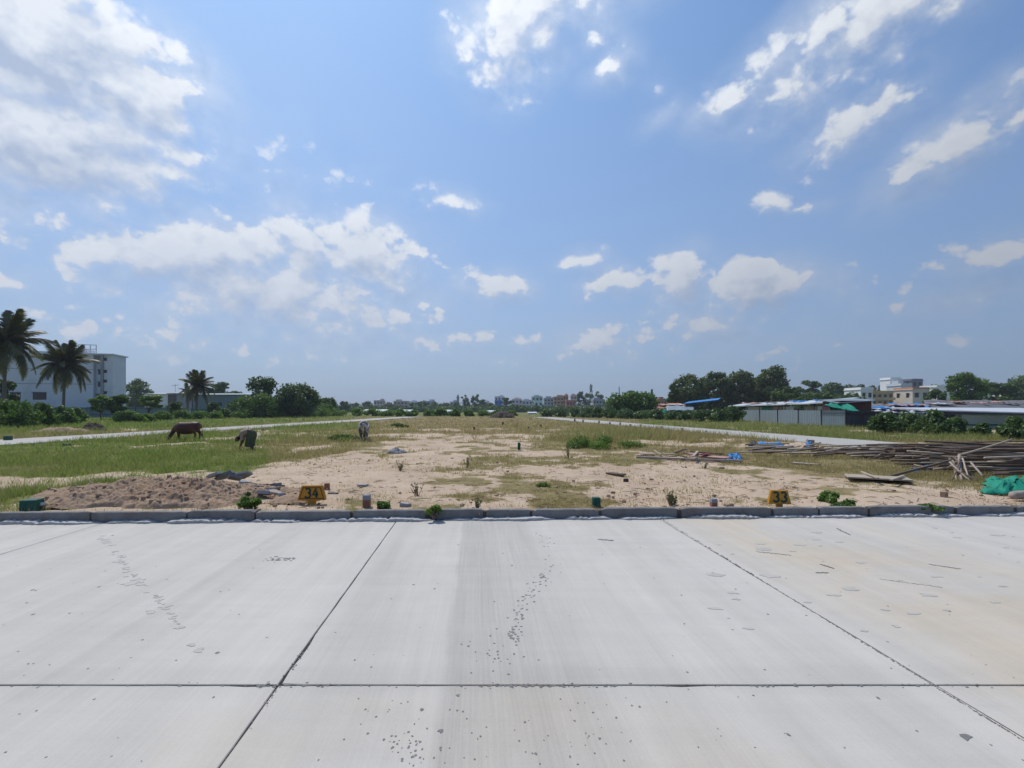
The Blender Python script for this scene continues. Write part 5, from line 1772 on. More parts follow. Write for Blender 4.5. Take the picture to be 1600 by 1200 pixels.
stone('square green painted boundary stone behind the kerb at the far left', 50, 797, 22, 17, M['green_stone'], rz=.2)
stone('green boundary stone with a paler top behind the middle of the kerb', 931.5, 792, 12, 15, M['green_stone'], rz=.05)
stone('reddish boundary stone with grey top right of the yellow 34 marker', 573, 793, 10.5, 20, M['brick_red'], M['grey_cap'])
stone('reddish boundary stone with grey top left of the yellow 33 marker', 1115, 791, 9.5, 12, M['brick_red'], M['grey_cap'], capfrac=.5)
stone('upright dark green boundary stone in the middle of the sandy plot', 811, 703.5, 4.6, 12, M['green_stone'])
stone('dark green block on the left verge beyond the side road', 12.5, 689, 8, 8, M['green_stone'])
stone('low dark block at the near edge of the left side road', 104, 697, 8, 4, M['green_stone'])
stone('small dark block at the edge of the left side road behind the person', 411, 673, 3.6, 4, M['slate'])
stone('small dark block at the side road edge left of the person', 371, 675.5, 3.6, 3, M['slate'])
stone('brown square stone beside the right side road near the blue cloth', 1266, 696, 9, 9, M['board'])
stone('dark green block between the right side road and the pole pile', 1412, 703, 7, 5, M['green_stone'])
stone('pale square stone standing behind the pole pile', 1579, 705, 7, 12, M['pole_pale'])
stone('small brown stone right behind the yellow 34 marker', 511, 764, 7, 9, M['brick_red'])
for i, (px, py) in enumerate(((898, 659), (911, 660.3), (936, 662), (953, 664), (969, 664.6), (985, 667), (1001, 667.5), (1034, 670.5), (1066, 673), (1103, 677))):
    stone('small dark stub, %s from the far tip, at the edge of the right side road' % names[i], px, py, 2.4, 4.4, M['slate'], group='stubs along the right side road', name='marker_stub')
for i, (px, py) in enumerate(((786, 664), (826, 671), (845, 668), (741, 672))):
    stone('dark stub in the far field, %s from the dark heap' % names[i], px, py, 3, 4.5, M['dark_soil'], group='stubs in the far field', name='marker_stub')


# ------------------------------------------------------------------ rubble, boards, tarps, poles
def slab_piece(name, label, cat, px, pyb, w, d, th, tilt, rz, matl, group, lift=0.0, seed=0):
    rg = random.Random(seed)
    c = G(px, pyb, FZ)
    n = rg.choice((4, 5, 5, 6))
    out = [(math.cos(2 * math.pi * k / n + .4) * w / 2 * rg.uniform(.8, 1.15), math.sin(2 * math.pi * k / n + .4) * d / 2 * rg.uniform(.8, 1.15)) for k in range(n)]
    mb = MB()
    mb.v = [(x, y, 0) for x, y in out] + [(x * .97, y * .97, th) for x, y in out]
    mb.f = [tuple(range(n))[::-1], tuple(n + k for k in range(n))] + [(k, (k + 1) % n, n + (k + 1) % n, n + k) for k in range(n)]
    o = mb.obj(name, matl, loc=(c.x, c.y, FZ + lift))
    o.rotation_euler = (tilt[0], tilt[1], rz)
    return tag(o, label, cat, group)


RUB = [(334, 757, .34, .3, .05, (-.25, -.3), .2, 'slate_light', .30), (352, 755, .5, .35, .06, (-.5, -.25), .5, 'slate', .26), (368, 757, .45, .32, .06, (-.3, .3), 1.2, 'slate', .24), (378, 753, .5, .32, .05, (-.6, -.2), .1, 'slate', .25),
       (384, 762, .4, .34, .06, (.2, .25), .9, 'slate_light', .18), (393, 764, .46, .3, .06, (-.35, .2), .4, 'slate', .14), (399, 766, .34, .28, .05, (.3, .2), 1.6, 'slate', .12), (408, 768, .38, .3, .06, (-.25, .1), .3, 'slate', .08),
       (414, 765, .4, .2, .05, (-.2, .2), 1.9, 'board_red', .08), (420, 771, .34, .24, .05, (-.3, 0), .6, 'slate_light', .05), (428, 763, .36, .2, .05, (-.2, -.1), .2, 'slate', .06), (437, 766, .26, .2, .05, (-.3, .1), 1.1, 'slate', .04), (413, 777, .3, .22, .06, (-.4, .1), .2, 'slate_light', .04), (430, 776, .3, .2, .05, (0, .2), .2, 'board', .03), (345, 762, .36, .3, .06, (-.3, .3), 2.1, 'slate', .2), (440, 779, .2, .18, .05, (-.2, 0), .5, 'slate_light', .02)]
RL = ['pale slab at the left end of the broken stone heap', 'large tilted dark slab at the crest of the stone heap', 'dark slab leaning against the large tilted one', 'long dark slab on top right of the stone heap crest', 'pale slab lying in the middle of the stone heap', 'dark broken slab right of the middle pale slab', 'small dark slab below the heap crest', 'flat dark slab on the right slope of the stone heap', 'dark red broken piece in the stone heap', 'pale bluish slab low in front of the stone heap', 'thin dark slab on the right edge of the heap', 'small grey slab farthest right behind the heap', 'pale slab lowest in front of the heap', 'brownish broken tile right of the lowest pale slab', 'dark slab half buried in the soil mound crest', 'small pale chip left of the yellow 34 marker']
for i, (px, py, w, d, th, tl, rz, mm, lf) in enumerate(RUB):
    slab_piece('stone_slab', RL[i], 'stone slab', px, py + (4 if py < 761 else 2), w * 1.0, d * 1.0, th, (tl[0] * 1.2 + .12, tl[1] * 1.3), rz, M[mm], 'broken stone slabs by the soil mound', max(.02, lf - .05) if py < 761 else .085, i)
slab_piece('stone_slab', 'flat pale slab on the grass right of the yellow 34 marker', 'stone slab', 566, 760, .30, .2, .06, (0, 0), .1, M['slate_light'], 'loose slabs behind the kerb', -.01, 30)
slab_piece('stone_slab', 'curved black and white scrap just right of the yellow 34 marker', 'scrap', 521, 773, .22, .12, .03, (.2, .1), .1, M['dark_frame'], 'loose slabs behind the kerb', .015, 31)
slab_piece('stone_slab', 'pale broken lump by the kerb right of the reddish stone', 'stone slab', 632, 792, .24, .14, .07, (0, .1), .1, M['slate_light'], 'loose slabs behind the kerb', .0, 32)
slab_piece('stone_slab', 'pale slab leaning on the green stone at the far left', 'stone slab', 62, 796, .22, .14, .05, (-.3, -.5), .1, M['slate_light'], 'loose slabs behind the kerb', .04, 33)
slab_piece('rock', 'brown rock on the sand near the right end of the kerb', 'rock', 1475, 776, .17, .13, .1, (0, 0), .1, M['soil'], 'loose rocks', .0, 34)
slab_piece('rock', 'dark flat rock lying in the sand left of the boards', 'rock', 1128 + 0, 733, .2, .12, .05, (0, 0), .4, M['dark_soil'], 'loose rocks', .0, 35)
slab_piece('rock', 'brown rock on the dry grass in the centre right of the plot', 'rock', 978, 753, .16, .12, .08, (0, 0), .4, M['dark_soil'], 'loose rocks', .0, 36)


def bar(name, label, cat, p0, p1, r0, r1, matl, group, seg=7, bend=.0, seed=0):
    p0, p1 = Vector(p0), Vector(p1)
    rg = random.Random(seed)
    c = (p0 + p1) / 2
    pts = []
    sx, sz = rg.uniform(-1, 1) * bend, rg.uniform(-1, 1) * bend * .5
    for i in range(6):
        t = i / 5
        w = math.sin(math.pi * t)
        pts.append(p0.lerp(p1, t) - c + Vector((rg.uniform(-.006, .006), sx * w + rg.uniform(-.006, .006), sz * w)))
    o = MB().tube(pts, [r0 + (r1 - r0) * i / 5 for i in range(6)], seg).obj(name, matl, loc=c, smooth=True)
    return tag(o, label, cat, group)


def plank(label, px0, py0, px1, py1, w, th, matl, group='boards and planks on the sand', z0=FZ + .01, z1=FZ + .01, name='plank', cat='plank'):
    a, b = G(px0, py0, z0), G(px1, py1, z1)
    d = (b - a)
    L = d.length
    d.normalize()
    c = (a + b) / 2
    s = Vector((-d.y, d.x, 0)).normalized()
    u = d.cross(s)
    if u.z < 0: u = -u
    Mx = Matrix((d, s, u)).transposed()
    vs = MB().box(-L / 2, L / 2, -w / 2, w / 2, 0, th)
    vs.v = [tuple(Mx @ Vector(q)) for q in vs.v]
    return tag(vs.obj(name, matl, loc=c, bevel=.003), label, cat, group)


# boards in the middle right
plank('long grey pole plank lying in front of the scattered boards', 994, 716, 1160, 722, .12, .07, M['board'])
plank('dark plank parallel to the long grey one on its left', 996, 713.5, 1070, 719, .10, .05, M['pole'])
plank('broad pinkish board lying flat in the middle of the scrap', 1082, 712, 1138, 716, .55, .03, M['board_pink'], z0=FZ + .1, z1=FZ + .1)
plank('pinkish red board at the left of the broad pinkish board', 1071, 709, 1100, 711, .42, .03, M['board_pink'], z0=FZ + .13, z1=FZ + .13)
plank('short dark red board across the pinkish boards', 1096, 711.5, 1110, 709, .22, .03, M['board_red'], z0=FZ + .17, z1=FZ + .17)
plank('white batten lying across the pinkish boards', 1083, 714, 1090, 706, .09, .04, M['pole_pale'], z0=FZ + .17, z1=FZ + .2)
plank('pale board propped up at a slant among the scrap', 1054, 708, 1070, 702, .22, .03, M['pole_pale'], z0=FZ + .05, z1=FZ + .32)
plank('flat pale grey board at the left of the scrap', 1000, 709, 1022, 709.5, .55, .03, M['board'], z0=FZ + .08, z1=FZ + .08)
plank('grey board beside the propped pale board', 1036, 709, 1056, 710.5, .4, .03, M['board'], z0=FZ + .1, z1=FZ + .06)
plank('thin pale batten crossing between the two grey boards', 1022, 704.5, 1033, 711, .06, .04, M['pole_pale'], z0=FZ + .14, z1=FZ + .1)
plank('dark thin plank behind the pinkish boards', 1080, 706.5, 1130, 710.5, .1, .05, M['pole'], z0=FZ + .05, z1=FZ + .05)
plank('grey plank running under the pinkish board to the blue tarp', 1062, 718, 1140, 717.5, .16, .05, M['board'])
plank('dark flat offcut on the sand left of centre right', 950, 740, 975, 743, .22, .04, M['pole'])
plank('grey board lying on the dry grass behind the flat board stack', 1238, 724, 1280, 727, .3, .04, M['board'])
for i, (dz, dx, mm, lab) in enumerate(((0.0, 0, 'pole', 'lowest dark plank of the flat board stack on the right'), (.05, 4, 'board', 'middle grey plank of the flat board stack on the right'), (.09, 6, 'pole_pale', 'broad pale sheet on top of the flat board stack on the right'))):
    plank(lab, 1316 + dx, 743 - 0 + i * .8, 1418 + dx * .5, 749 + i * .4, .3 + .16 * i, .035, M[mm], z0=FZ + dz, z1=FZ + dz)
plank('pale batten lying across the top of the board stack', 1346, 738, 1372, 748, .05, .03, M['pole_pale'], z0=FZ + .15, z1=FZ + .15)
plank('short pale batten at the right end of the board stack', 1392, 751, 1412, 744, .06, .03, M['pole_pale'], z0=FZ + .15, z1=FZ + .15)

# tarps lying about


def tarp(label, px0, px1, y0, y1, h, matl, seed, group='tarpaulins on the ground', name='tarpaulin', cat='tarpaulin', amp=.05):
    a, b, c_, d = G(px0, y1, FZ), G(px1, y1, FZ), G(px1 - 4, y0, FZ), G(px0 + 5, y0, FZ)
    rg = np.random.default_rng(seed)
    nu, nv = 24, 14
    mb = MB()
    ph = rg.random(6) * 6.28
    for j in range(nv + 1):
        for i in range(nu + 1):
            u, v = i / nu, j / nv
            p = a.lerp(b, u).lerp(d.lerp(c_, u), v)
            e = min(1, 5 * min(u, 1 - u, v, 1 - v))
            w = .5 + .3 * math.sin(u * 9 + ph[0]) * math.sin(v * 6 + ph[1]) + .2 * math.sin(u * 23 + v * 9 + ph[2]) + rg.normal(0, .12)
            p = p + Vector((rg.normal(0, .03), rg.normal(0, .04), 0))
            mb.v.append((p.x, p.y, FZ + .012 + e * max(0.02, h * w)))
    n = nu + 1
    for j in range(nv):
        for i in range(nu): mb.f.append((j * n + i, j * n + i + 1, (j + 1) * n + i + 1, (j + 1) * n + i))
    return tag(solid(mb, name, matl, None, .01), label, cat, group)


tarp('bright blue tarpaulin spread beside the right side road', 1176, 1228, 693, 699.5, .16, M['blue_tarp'], 1)
tarp('small blue tarpaulin at the right end of the pinkish boards', 1134, 1160, 712, 719, .16, M['blue_tarp'], 2)
tarp('dark bunched cloth at the left end of the bright blue tarpaulin', 1168, 1186, 692.5, 697, .18, M['tin_dark'], 3, name='dark_cloth', cat='cloth')
tarp('small blue bag left of the brown square stone', 1258, 1268, 694, 701, .3, M['blue_tarp'], 4, name='blue_bag', cat='bag')
tarp('faded blue scrap of sheet below the pole pile', 1424, 1436, 733, 738, .07, M['blue_tarp'], 5)
tarp('blue scrap of sheet right of the faded one below the pole pile', 1442, 1456, 731, 736, .12, M['blue_tarp'], 6)
tarp('green shade net heaped on the ground at the right edge', 1534, 1640, 752, 772, .26, M['green_net'], 7, group='green nets', name='green_net', cat='net', amp=.08)
bar('log', 'pale pinkish log end in front of the heaped green net', 'log', G(1583, 774, FZ + .1), G(1640, 770, FZ + .1), .085, .08, M['board'], 'logs')

# pole pile
rp = random.Random(42)
PL = 'weathered pole lying in the long tangled pile at the right'
k = 0
for layer in range(7):
    for j in range(20 - layer):
        Y = 12.6 + (j + .55 * layer) * .38 + rp.uniform(-.2, .2)
        z = FZ + .06 + layer * .068 + rp.uniform(-.03, .04)
        x0 = 10.9 + rp.uniform(0, 4.6) * rp.random() + .4 * rp.random() + (Y - 13) * .34 + layer * .12 + max(0, 14 - Y) * .9
        L = rp.uniform(2.6, 6.5)
        wild = rp.random() < .3
        dy = rp.uniform(-1.2, 1.2) if wild else rp.uniform(-.4, .4)
        dz = rp.uniform(-.16, .22) if wild and layer > 1 else rp.uniform(-.06, .08)
        r = rp.uniform(.017, .042)
        pale = rp.random() < .16
        where = 'top' if layer > 5 else 'middle' if layer > 2 else 'bottom'
        bar('pole', ('pale' if pale else 'brown') + ' weathered pole in the %s layers of the long tangled pile at the right' % where, 'pole', (x0, Y - dy, max(FZ + .03, z - dz)), (x0 + L, Y + dy, max(FZ + .03, z + dz)), r, r * .75, M['pole_pale'] if pale else M['pole'], 'poles in the long pile', 6, .16, 500 + k)
        k += 1
sp = [
    ('long pole sloping up from the board stack onto the pile', P(1362, 752, 12.4), P(1486, 719, 13.6), .05, 'pole'),
    ('pale pole pointing up to the right out of the pile', P(1500, 711, 14.2), P(1581, 686.5, 14.6), .042, 'pole_pale'),
    ('long grey pole lying across the crest of the pile towards the right edge', P(1492, 706, 15.5), P(1640, 704, 15.0), .05, 'pole'),
    ('pole leaning steeply from the pile, leftmost of the leaning bunch', P(1488, 720, 13.6), P(1494, 757, 12.3), .04, 'pole_pale'),
    ('dark pole leaning down the front of the pile, second of the bunch', P(1484, 716, 13.8), P(1506, 760, 12.0), .045, 'pole'),
    ('pinkish pole leaning down the front of the pile, third of the bunch', P(1499, 711, 13.8), P(1503, 756, 12.1), .05, 'board'),
    ('dark pole leaning rightwards down the front of the pile, fourth of the bunch', P(1490, 714, 13.8), P(1522, 757, 12.2), .042, 'pole'),
    ('grey pole leaning rightwards, fifth of the leaning bunch', P(1496, 718, 13.8), P(1534, 757, 12.2), .04, 'pole'),
    ('rightmost grey pole of the leaning bunch', P(1516, 722, 13.6), P(1536, 744, 12.6), .04, 'board'),
    ('thin brown pole leaning left of the bunch in front of the pile', P(1500, 716, 13.4), P(1486, 752, 12.2), .03, 'pole'),
    ('thin grey pole crossing the bunch in front of the pile', P(1484, 722, 13.2), P(1516, 752, 12.1), .03, 'board'),
    ('short dark pole at the foot of the leaning bunch', P(1494, 736, 12.7), P(1528, 752, 12.1), .035, 'pole'),
    ('slim pale pole leaning between the dark poles of the bunch', P(1504, 716, 13.5), P(1516, 755, 12.1), .028, 'pole_pale'),
    ('thin stick lying on the grass under the sloping pole', G(1418, 724, FZ + .05), G(1460, 733, FZ + .05), .025, 'pole_pale'),
    ('long thin pole pointing left from the top of the pile over the side road', P(1420, 694, 19.5), P(1475, 702, 18.5), .045, 'pole'),
    ('second thin pole pointing left from the top of the pile', P(1436, 692, 19.8), P(1500, 703, 18.0), .04, 'pole_pale'),
    ('slim pole behind the pile pointing towards the sheds', P(1472, 694, 19.8), P(1500, 699, 19.0), .04, 'pole'),
]
for i, (lab, a, b, r, mm) in enumerate(sp):
    bar('pole', lab, 'pole', a, b, r * .78, r * .6, M[mm], 'loose poles around the pile', 7, .05, 900 + i)
for i in range(60):
    px, py = rp.uniform(1190, 1430), 0
    py = 703 + rp.uniform(-3, 9) + (px - 1190) / 240 * 8
    c = G(px, py, FZ)
    L = rp.uniform(.5, 2.2)
    a = rp.gauss(0, .35)
    z = FZ + rp.uniform(.08, .24)
    pale = rp.random() < .5
    bar('stick', ('pale' if pale else 'brown') + ' stick in the scattered timber between the boards and the pole pile', 'stick', (c.x - L / 2 * math.cos(a), c.y - L / 2 * math.sin(a), z), (c.x + L / 2 * math.cos(a), c.y + L / 2 * math.sin(a), z + rp.uniform(-.02, .12)), .035, .025, M['pole_pale'] if pale else M['pole'], 'scattered sticks', 5, .04, 700 + i)
for i in range(5):
    px = 1340 + i * 9
    bar('stick', 'long dark pole in the low crossed stack left of the pole pile', 'pole', P(px, 716 - (i % 2), 18 - .3 * i), P(px + 70 + 12 * (i % 3), 703 + 3 * (i % 3), 19.2), .04, .03, M['pole'], 'poles in the low crossed stack', 6, .05, 760 + i)


def pebbles():
    rg = random.Random(15)
    mb = MB()
    for i in range(1600):
        px, py = rg.uniform(200, 1700), rg.uniform(690, 796)
        c = G(px, py, FZ)
        if c.y < kerb_y(c.x) + .2: continue
        r = .010 + .035 * rg.random() ** 5
        mb.ball((c.x, c.y, FZ + r * .3), (r * rg.uniform(.8, 1.7), r * rg.uniform(.8, 1.5), r * .7), 5, 4)
    tag(mb.obj('pebbles', M['soil']), 'small stones and clods scattered over the sand', kind='stuff')
    lt = MB()
    for i in range(800):
        px, py = rg.uniform(380, 1650), rg.uniform(700, 796)
        c = G(px, py, FZ)
        if c.y < kerb_y(c.x) + .2: continue
        L, a = rg.uniform(.06, .34), rg.uniform(0, math.pi)
        d = Vector((math.cos(a), math.sin(a), 0)) * L / 2
        z = Vector((0, 0, .012 + .02 * rg.random()))
        lt.tube([c - d + z, c + Vector((rg.uniform(-.02, .02), rg.uniform(-.02, .02), .02)) + z, c + d + z], [.004, .006, .003], 4)
    tag(lt.obj('dead_stalks', M['dry']), 'flattened dead stalks strewn over the sand', kind='stuff')


pebbles()


# ------------------------------------------------------------------ small plants on the plot
def weed(label, px, pyb, wpx, hpx, leafm, seed, n=260, leaf=.05, group='weeds on the plot'):
    n, leaf = int(n * 2.4), leaf * .72
    b = G(px, pyb, FZ)
    s = b.y / F
    return tree('weed_plant', label, b.x, b.y, FZ - .02, hpx * s, wpx * s, leafm, seed, n=n, leaf=leaf, style='bush', group=group, nb=10, cat='plant')


weed('bushy green weed rooted behind the kerb below the stone heap', 391, 797, 36, 24, M['leaf_bright'], 601, 420, .05)
weed('pale grey green weed on the soil mound above the bushy one', 388, 785, 15, 18, M['leaf_bush'], 602, 120, .05)
weed('small green weed at the right end of the stone heap', 436, 771, 16, 12, M['leaf_mid'], 603, 140, .05)
weed('low bright green weed patch in the centre of the plot', 848, 761, 24, 8, M['leaf_bright'], 604, 260, .05)
weed('green weed right of the yellow 33 marker', 1292, 783, 34, 18, M['leaf_bright'], 605, 300, .05)
weed('low green weed by the kerb right of the first weed by marker 33', 1322, 792, 44, 13, M['leaf_mid'], 606, 320, .05)
weed('low dark green weed by the kerb farther right', 1450, 794, 40, 8, M['leaf_mid'], 607, 260, .05)
weed('green tuft growing through the gap in the kerb', 678, 803, 26, 16, M['leaf_bright'], 608, 260, .045)
weed('green weed beside the reddish stone right of marker 34', 597, 795, 26, 14, M['leaf_mid'], 609, 220, .045)
weed('big green weed clump in the tall grass right of centre', 925, 701, 84, 22, M['leaf_bright'], 610, 1800, .06)
weed('smaller green weed clump right of the big one', 985, 700, 60, 12, M['leaf_bright'], 611, 900, .05)
weed('dark green weed clump near the white cow', 536, 689, 54, 11, M['leaf_mid'], 612, 700, .08)
weed('green weed clump in the far grass right of the white cow', 622, 668, 36, 7, M['leaf_mid'], 613, 400, .12)
weed('dry weed tuft on the sand left of the second reddish stone', 1050, 788, 18, 17, M['leaf_olive'], 614, 90, .04)


def dead_shrub(label, px, pyb, hpx, seed, spread=.5):
    b = G(px, pyb, FZ)
    h = hpx * b.y / F
    rg = random.Random(seed)
    t = empty('dry_shrub', (b.x, b.y, FZ), label, 'shrub', 'dry shrubs on the plot')
    st, lv = MB(), []
    for i in range(rg.randrange(6, 13)):
        tip = Vector((rg.uniform(-1, 1) * spread * h, rg.uniform(-1, 1) * spread * h, h * rg.uniform(.55, 1)))
        limb(st, (rg.uniform(-.1, .1) * h, rg.uniform(-.1, .1) * h, -.03), tip, .008, .003, rg, 3)
        for q in range(5): lv.append((tip.x * (.4 + .14 * q), tip.y * (.4 + .14 * q), tip.z * (.4 + .14 * q), .09 * h, .09 * h, .09 * h))
    st.obj('stem', M['dry'], t)
    V, Fc = leaves(lv, 70, .03 * max(.8, h), np.random.default_rng(seed))
    add('foliage', np_mesh('foliage', V, Fc, M['leaf_olive']), t)


for i, (lab, px, py, hp) in enumerate((('dry forked shrub standing on the sand right of centre', 887, 715, 24), ('thin dry sapling on the sand behind the middle of the plot', 741, 686, 18), ('dry shrub near the kerb left of the second reddish stone', 1049, 790, 24), ('dry shrub in the middle of the sand', 730, 730, 22), ('dry shrub left of the sandy middle', 625, 735, 16), ('dry stalks near the kerb in the centre', 652, 775, 24), ('thin dry sapling with a dark head at the far end of the field', 806, 669, 20), ('dry shrub behind the scrap boards', 1101, 733, 12), ('dry shrub near the kerb right of centre', 745, 796, 20))):
    dead_shrub(lab, px, py, hp, 800 + i)


# ------------------------------------------------------------------ animals and the person
def flesh(mb, voxel, smooth=6):
    me = mb.mesh('body', None)
    me = baked(me, [('REMESH', dict(mode='VOXEL', voxel_size=voxel, use_smooth_shade=True)), ('SMOOTH', dict(factor=.5, iterations=smooth))])
    me.polygons.foreach_set("use_smooth", np.ones(len(me.polygons), dtype=bool))
    return me


def cow_mat(name, c1, c2, lo, hi, scale):
    m, N, b = base_mat(name)
    tc = N.node('ShaderNodeTexCoord').outputs['Object']
    n = N.noise(tc, scale, 3, .5)
    f = N.noise(tc, 18, 4, .6)
    col = N.mix(N.ramp(n, lo, hi), c1, c2)
    col = N.v('SCALE', col, scale=N.m('MULTIPLY_ADD', f, .5, .75))
    z = N.sep(tc)[2]
    N.put(b.inputs['Base Color'], col)
    b.inputs['Roughness'].default_value = .55
    b.inputs['Specular IOR Level'].default_value = .35
    return m


def cow(label, loc, rz, coat, dark, scale=1.0, hump=False):
    """grazing cow, head towards -X, front feet near x = -0.42, about 1.1 m at the withers"""
    t = empty('cow', loc, label, 'cow', 'grazing cows', rz)
    t.scale = (scale,) * 3
    mb = MB()
    # trunk: rump, belly, chest
    mb.tube([(.74, 0, .86), (.66, 0, .86), (.48, 0, .82), (.2, 0, .75), (-.1, 0, .73), (-.36, 0, .76), (-.54, 0, .80), (-.62, 0, .80)],
            [(.10, .12), (.24, .21), (.31, .26), (.36, .30), (.36, .29), (.33, .24), (.22, .17), (.10, .10)], 16)
    mb.tube([(.70, 0, 1.02), (.4, 0, 1.03), (0, 0, .99), (-.36, 0, 1.02), (-.5, 0, .98)], [.07, .06, .05, .09, .05], 8)
    # neck down to the head at the grass
    mb.tube([(-.42, 0, .86), (-.58, 0, .72), (-.71, 0, .53), (-.79, 0, .40)], [(.20, .14), (.165, .11), (.12, .085), (.095, .075)], 12)
    mb.tube([(-.72, 0, .47), (-.83, 0, .34), (-.91, 0, .21), (-.96, 0, .10), (-.97, 0, .05)], [(.09, .10), (.115, .11), (.085, .085), (.07, .075), (.045, .05)], 12)
    if hump: mb.ball((-.36, 0, 1.06), (.15, .09, .12))
    # legs: hind with stifle and hock, fore straight with knee
    for s in (-1, 1):
        f = .05 * s
        mb.tube([(.55 + f, s * .16, .86), (.48 + f, s * .18, .62), (.62 + f, s * .17, .40), (.585 + f, s * .17, .18), (.57 + f, s * .17, .06), (.54 + f, s * .17, .0)],
                [(.2, .13), (.135, .095), (.062, .05), (.043, .04), (.05, .045), (.06, .05)], 10)
        g = -.06 * s
        mb.tube([(-.38, s * .15, .80), (-.40 + g * .4, s * .16, .56), (-.40 + g, s * .15, .36), (-.41 + g, s * .15, .14), (-.41 + g, s * .15, .05), (-.43 + g, s * .15, .0)],
                [(.15, .10), (.09, .075), (.06, .055), (.04, .04), (.05, .045), (.058, .05)], 10)
    mb.ball((.30, 0, .50), (.14, .11, .08))
    me = flesh(mb, .022)
    me.materials.append(coat)
    add('body', me, t)
    # tail with a tuft
    MB().tube([(.76, 0, .98), (.83, 0, .90), (.85, 0, .65), (.84, .02, .42)], [.03, .026, .02, .018], 8).obj('tail', coat, t, smooth=True)
    MB().tube([(.84, .02, .43), (.845, .02, .34), (.84, .02, .22)], [.02, .045, .01], 8).obj('tail_tuft', dark, t, smooth=True)
    for s in (-1, 1):
        MB().tube([(-.78, s * .08, .46), (-.78, s * .17, .49), (-.78, s * .26, .47)], [(.03, .02), (.055, .02), (.008, .006)], 8).obj('ear', dark, t, smooth=True)
        MB().tube([(-.76, s * .06, .50), (-.76, s * .11, .57), (-.77, s * .11, .66)], [.024, .018, .006], 7).obj('horn', M['slate_light'], t, smooth=True)
        MB().ball((-.865, s * .088, .32), .016, 7, 5).obj('eye', M['window'], t, smooth=True)
        for x in (.55 + .05 * s, -.43 - .06 * s):
            MB().tube([(x, s * (.17 if x > 0 else .15), -.025), (x, s * (.17 if x > 0 else .15), .05)], [.062, .05], 8).obj('hoof', M['dark_frame'], t)
    MB().tube([(-.95, 0, .115), (-.98, 0, .06), (-.99, 0, .02)], [(.072, .078), (.06, .066), (.02, .03)], 10).obj('muzzle', dark, t, smooth=True)
    return t


M['cow_brown'] = cow_mat('brown_hide', (0.075, 0.026, 0.016), (0.135, 0.047, 0.027), .35, .65, 1.6)
M['cow_dark'] = mat('dark_hide', (0.018, 0.012, 0.011), .6, .3, 6.0)
M['cow_white'] = cow_mat('piebald_hide', (0.10, 0.08, 0.07), (0.55, 0.51, 0.46), .44, .54, 4.2)
c = G(291, 689, FZ)
cow('dark brown cow grazing with lowered head beside the left side road', (c.x, c.y, FZ), rad(8), M['cow_brown'], M['cow_dark'], .98)
c = G(569, 689, FZ)
cow('piebald white and dark cow seen from behind in the middle grass', (c.x, c.y, FZ), rad(-76), M['cow_white'], M['cow_dark'], 1.04)


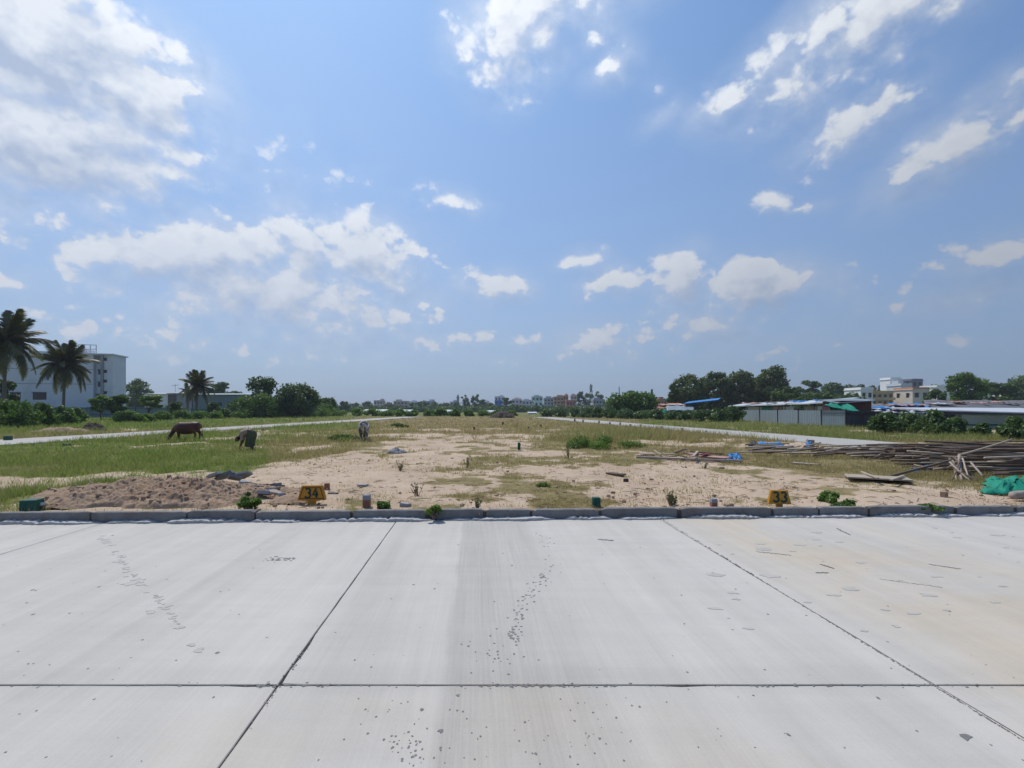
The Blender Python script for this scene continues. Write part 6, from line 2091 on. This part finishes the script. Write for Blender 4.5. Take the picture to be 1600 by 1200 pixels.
def person():
    c = G(392, 703, FZ)
    t = empty('person', (c.x, c.y, FZ), 'person in a dark green wrap bending low to the grass', 'person', rz=rad(6))
    skin = mat('brown_skin', (0.17, 0.085, 0.055), .6, .15, 8.0)
    green = mat('dark_green_cloth', (0.095, 0.108, 0.058), .9, .3, 3.0, .5, 9)
    tan = mat('tan_cloth', (0.42, 0.29, 0.215), .9, .25, 5.0, .4, 14)
    hair = mat('dark_hair', (0.012, 0.010, 0.010), .5, .3, 30.0)
    mb = MB()
    # bent at the hips: pelvis high, spine level, head and arms hanging at the left
    mb.tube([(.10, 0, .74), (.02, 0, .80), (-.14, 0, .80), (-.30, 0, .74), (-.42, 0, .66)], [(.12, .14), (.15, .17), (.125, .145), (.13, .17), (.07, .12)], 14)
    mb.tube([(-.40, 0, .68), (-.48, 0, .60), (-.52, 0, .55)], [.065, .058, .06], 10)
    mb.tube([(-.49, 0, .60), (-.54, 0, .53), (-.58, 0, .45), (-.585, 0, .40), (-.58, 0, .375)], [(.07, .065), (.10, .082), (.098, .08), (.075, .06), (.04, .035)], 12)
    mb.ball((-.645, 0, .455), (.022, .016, .024), 7, 5)
    for s in (-1, 1):
        mb.ball((-.535, s * .085, .47), (.022, .014, .034), 7, 5)
        # legs, knees a little bent
        mb.tube([(.06, s * .09, .76), (-.03, s * .10, .45), (.05, s * .10, .12), (.05, s * .10, .05)], [.095, .06, .042, .04], 10)
        mb.tube([(.09, s * .10, .03), (-.03, s * .11, .035), (-.13, s * .115, .02)], [(.035, .035), (.04, .03), (.02, .02)], 8)
        # arms reaching down to the grass
        e = (-.34 - .05 * s, s * .20, .42)
        h = (-.44 - .06 * s, s * .16, .18)
        mb.tube([(-.34, s * .15, .68), e, h], [.052, .042, .030], 9)
        mb.tube([h, (h[0] - .02, h[1], h[2] - .05), (h[0] - .035, h[1], h[2] - .09)], [(.024, .034), (.02, .042), (.014, .036)], 8)
        for k, ln in enumerate((.066, .078, .072, .058)):
            y = h[1] + (k - 1.5) * .021
            a = Vector((h[0] - .03, y, h[2] - .075))
            mb.tube([a, a + Vector((-.015, 0, -ln * .6)), a + Vector((.002, 0, -ln))], [.0095, .009, .007], 6)
        a = Vector((h[0] - .01, h[1] - s * .035, h[2] - .03))
        mb.tube([a, a + Vector((-.02, -s * .025, -.03)), a + Vector((-.03, -s * .022, -.058))], [.011, .010, .008], 6)
    me = flesh(mb, .009, 3)
    me.materials.append(skin)
    add('body', me, t)
    for s in (-1, 1): MB().ball((-.632, s * .034, .492), .011, 6, 5).obj('eye', M['window'], t)
    MB().tube([(-.628, 0, .405), (-.632, 0, .402)], [(.004, .026), (.003, .022)], 8).obj('mouth', M['board_red'], t)
    hb = MB()
    hb.ball((-.52, 0, .525), (.095, .09, .085), 12, 8)
    hb.ball((-.47, 0, .52), (.05, .05, .05), 8, 6)
    hb.obj('hair', hair, t, smooth=True)
    # wrap: from waist over the hips down to the shins
    w = MB()
    rg = random.Random(4)
    rings = [(-.20, .79, .10, .17), (-.13, .87, .11, .16), (-.04, .905, .11, .14), (-0.01, .875, .165, .18), (.03, .77, .23, .205), (0.03, .60, .225, .215), (-.02, .38, .205, .19), (-.045, .22, .20, .19), (-.05, .15, .20, .19)]
    seg = 28
    for i, (x, z, rx, ry) in enumerate(rings):
        for k in range(seg):
            a = 2 * math.pi * k / seg
            f = 1 + .10 * math.sin(a * 6 + i * .5) * (i / 8) + rg.uniform(-.012, .012)
            tilt = .10 * math.cos(a) if i < 2 else 0
            w.v.append((x + rx * f * math.cos(a), ry * f * math.sin(a), z + (-.05 * math.cos(a) if i == 0 else 0) + (rg.uniform(-.02, .02) if i == 8 else 0)))
    for i in range(len(rings) - 1):
        for k in range(seg): w.f.append((i * seg + k, i * seg + (k + 1) % seg, (i + 1) * seg + (k + 1) % seg, (i + 1) * seg + k))
    w.f.append(tuple(range(seg)))
    me = w.mesh('wrap', green, True)
    me = baked(me, [('SUBSURF', dict(levels=1, render_levels=1))])
    add('wrap', me, t)
    # tan shirt over back, shoulders and upper arms
    s_ = MB()
    s_.tube([(-.08, 0, .80), (-.2, 0, .79), (-.32, 0, .735), (-.44, 0, .655)], [(.155, .18), (.15, .19), (.155, .215), (.075, .115)], 18)
    for s in (-1, 1):
        s_.tube([(-.31, s * .13, .70), (-.335 - .03 * s, s * .185, .55), (-.34 - .05 * s, s * .20, .44)], [.085, .07, .062], 12)
    me = flesh(s_, .016, 4)
    me.materials.append(tan)
    add('shirt', me, t)


person()

# ------------------------------------------------------------------ air
if HAZE_DENSITY > 0:
    hm = bpy.data.materials.new('haze')
    hm.use_nodes = True
    N = NT(hm.node_tree)
    N.n.clear()
    out = N.node('ShaderNodeOutputMaterial')
    pv = N.node('ShaderNodeVolumePrincipled')
    pv.inputs['Color'].default_value = (0.80, 0.88, 1.0, 1)
    pv.inputs['Density'].default_value = HAZE_DENSITY
    N.l.new(pv.outputs[0], out.inputs['Volume'])
    o = MB().box(-1550, 1550, -1550, 1550, -1.6, 30).obj('haze', hm)
    tag(o, 'thin pale haze over the whole field', kind='stuff')
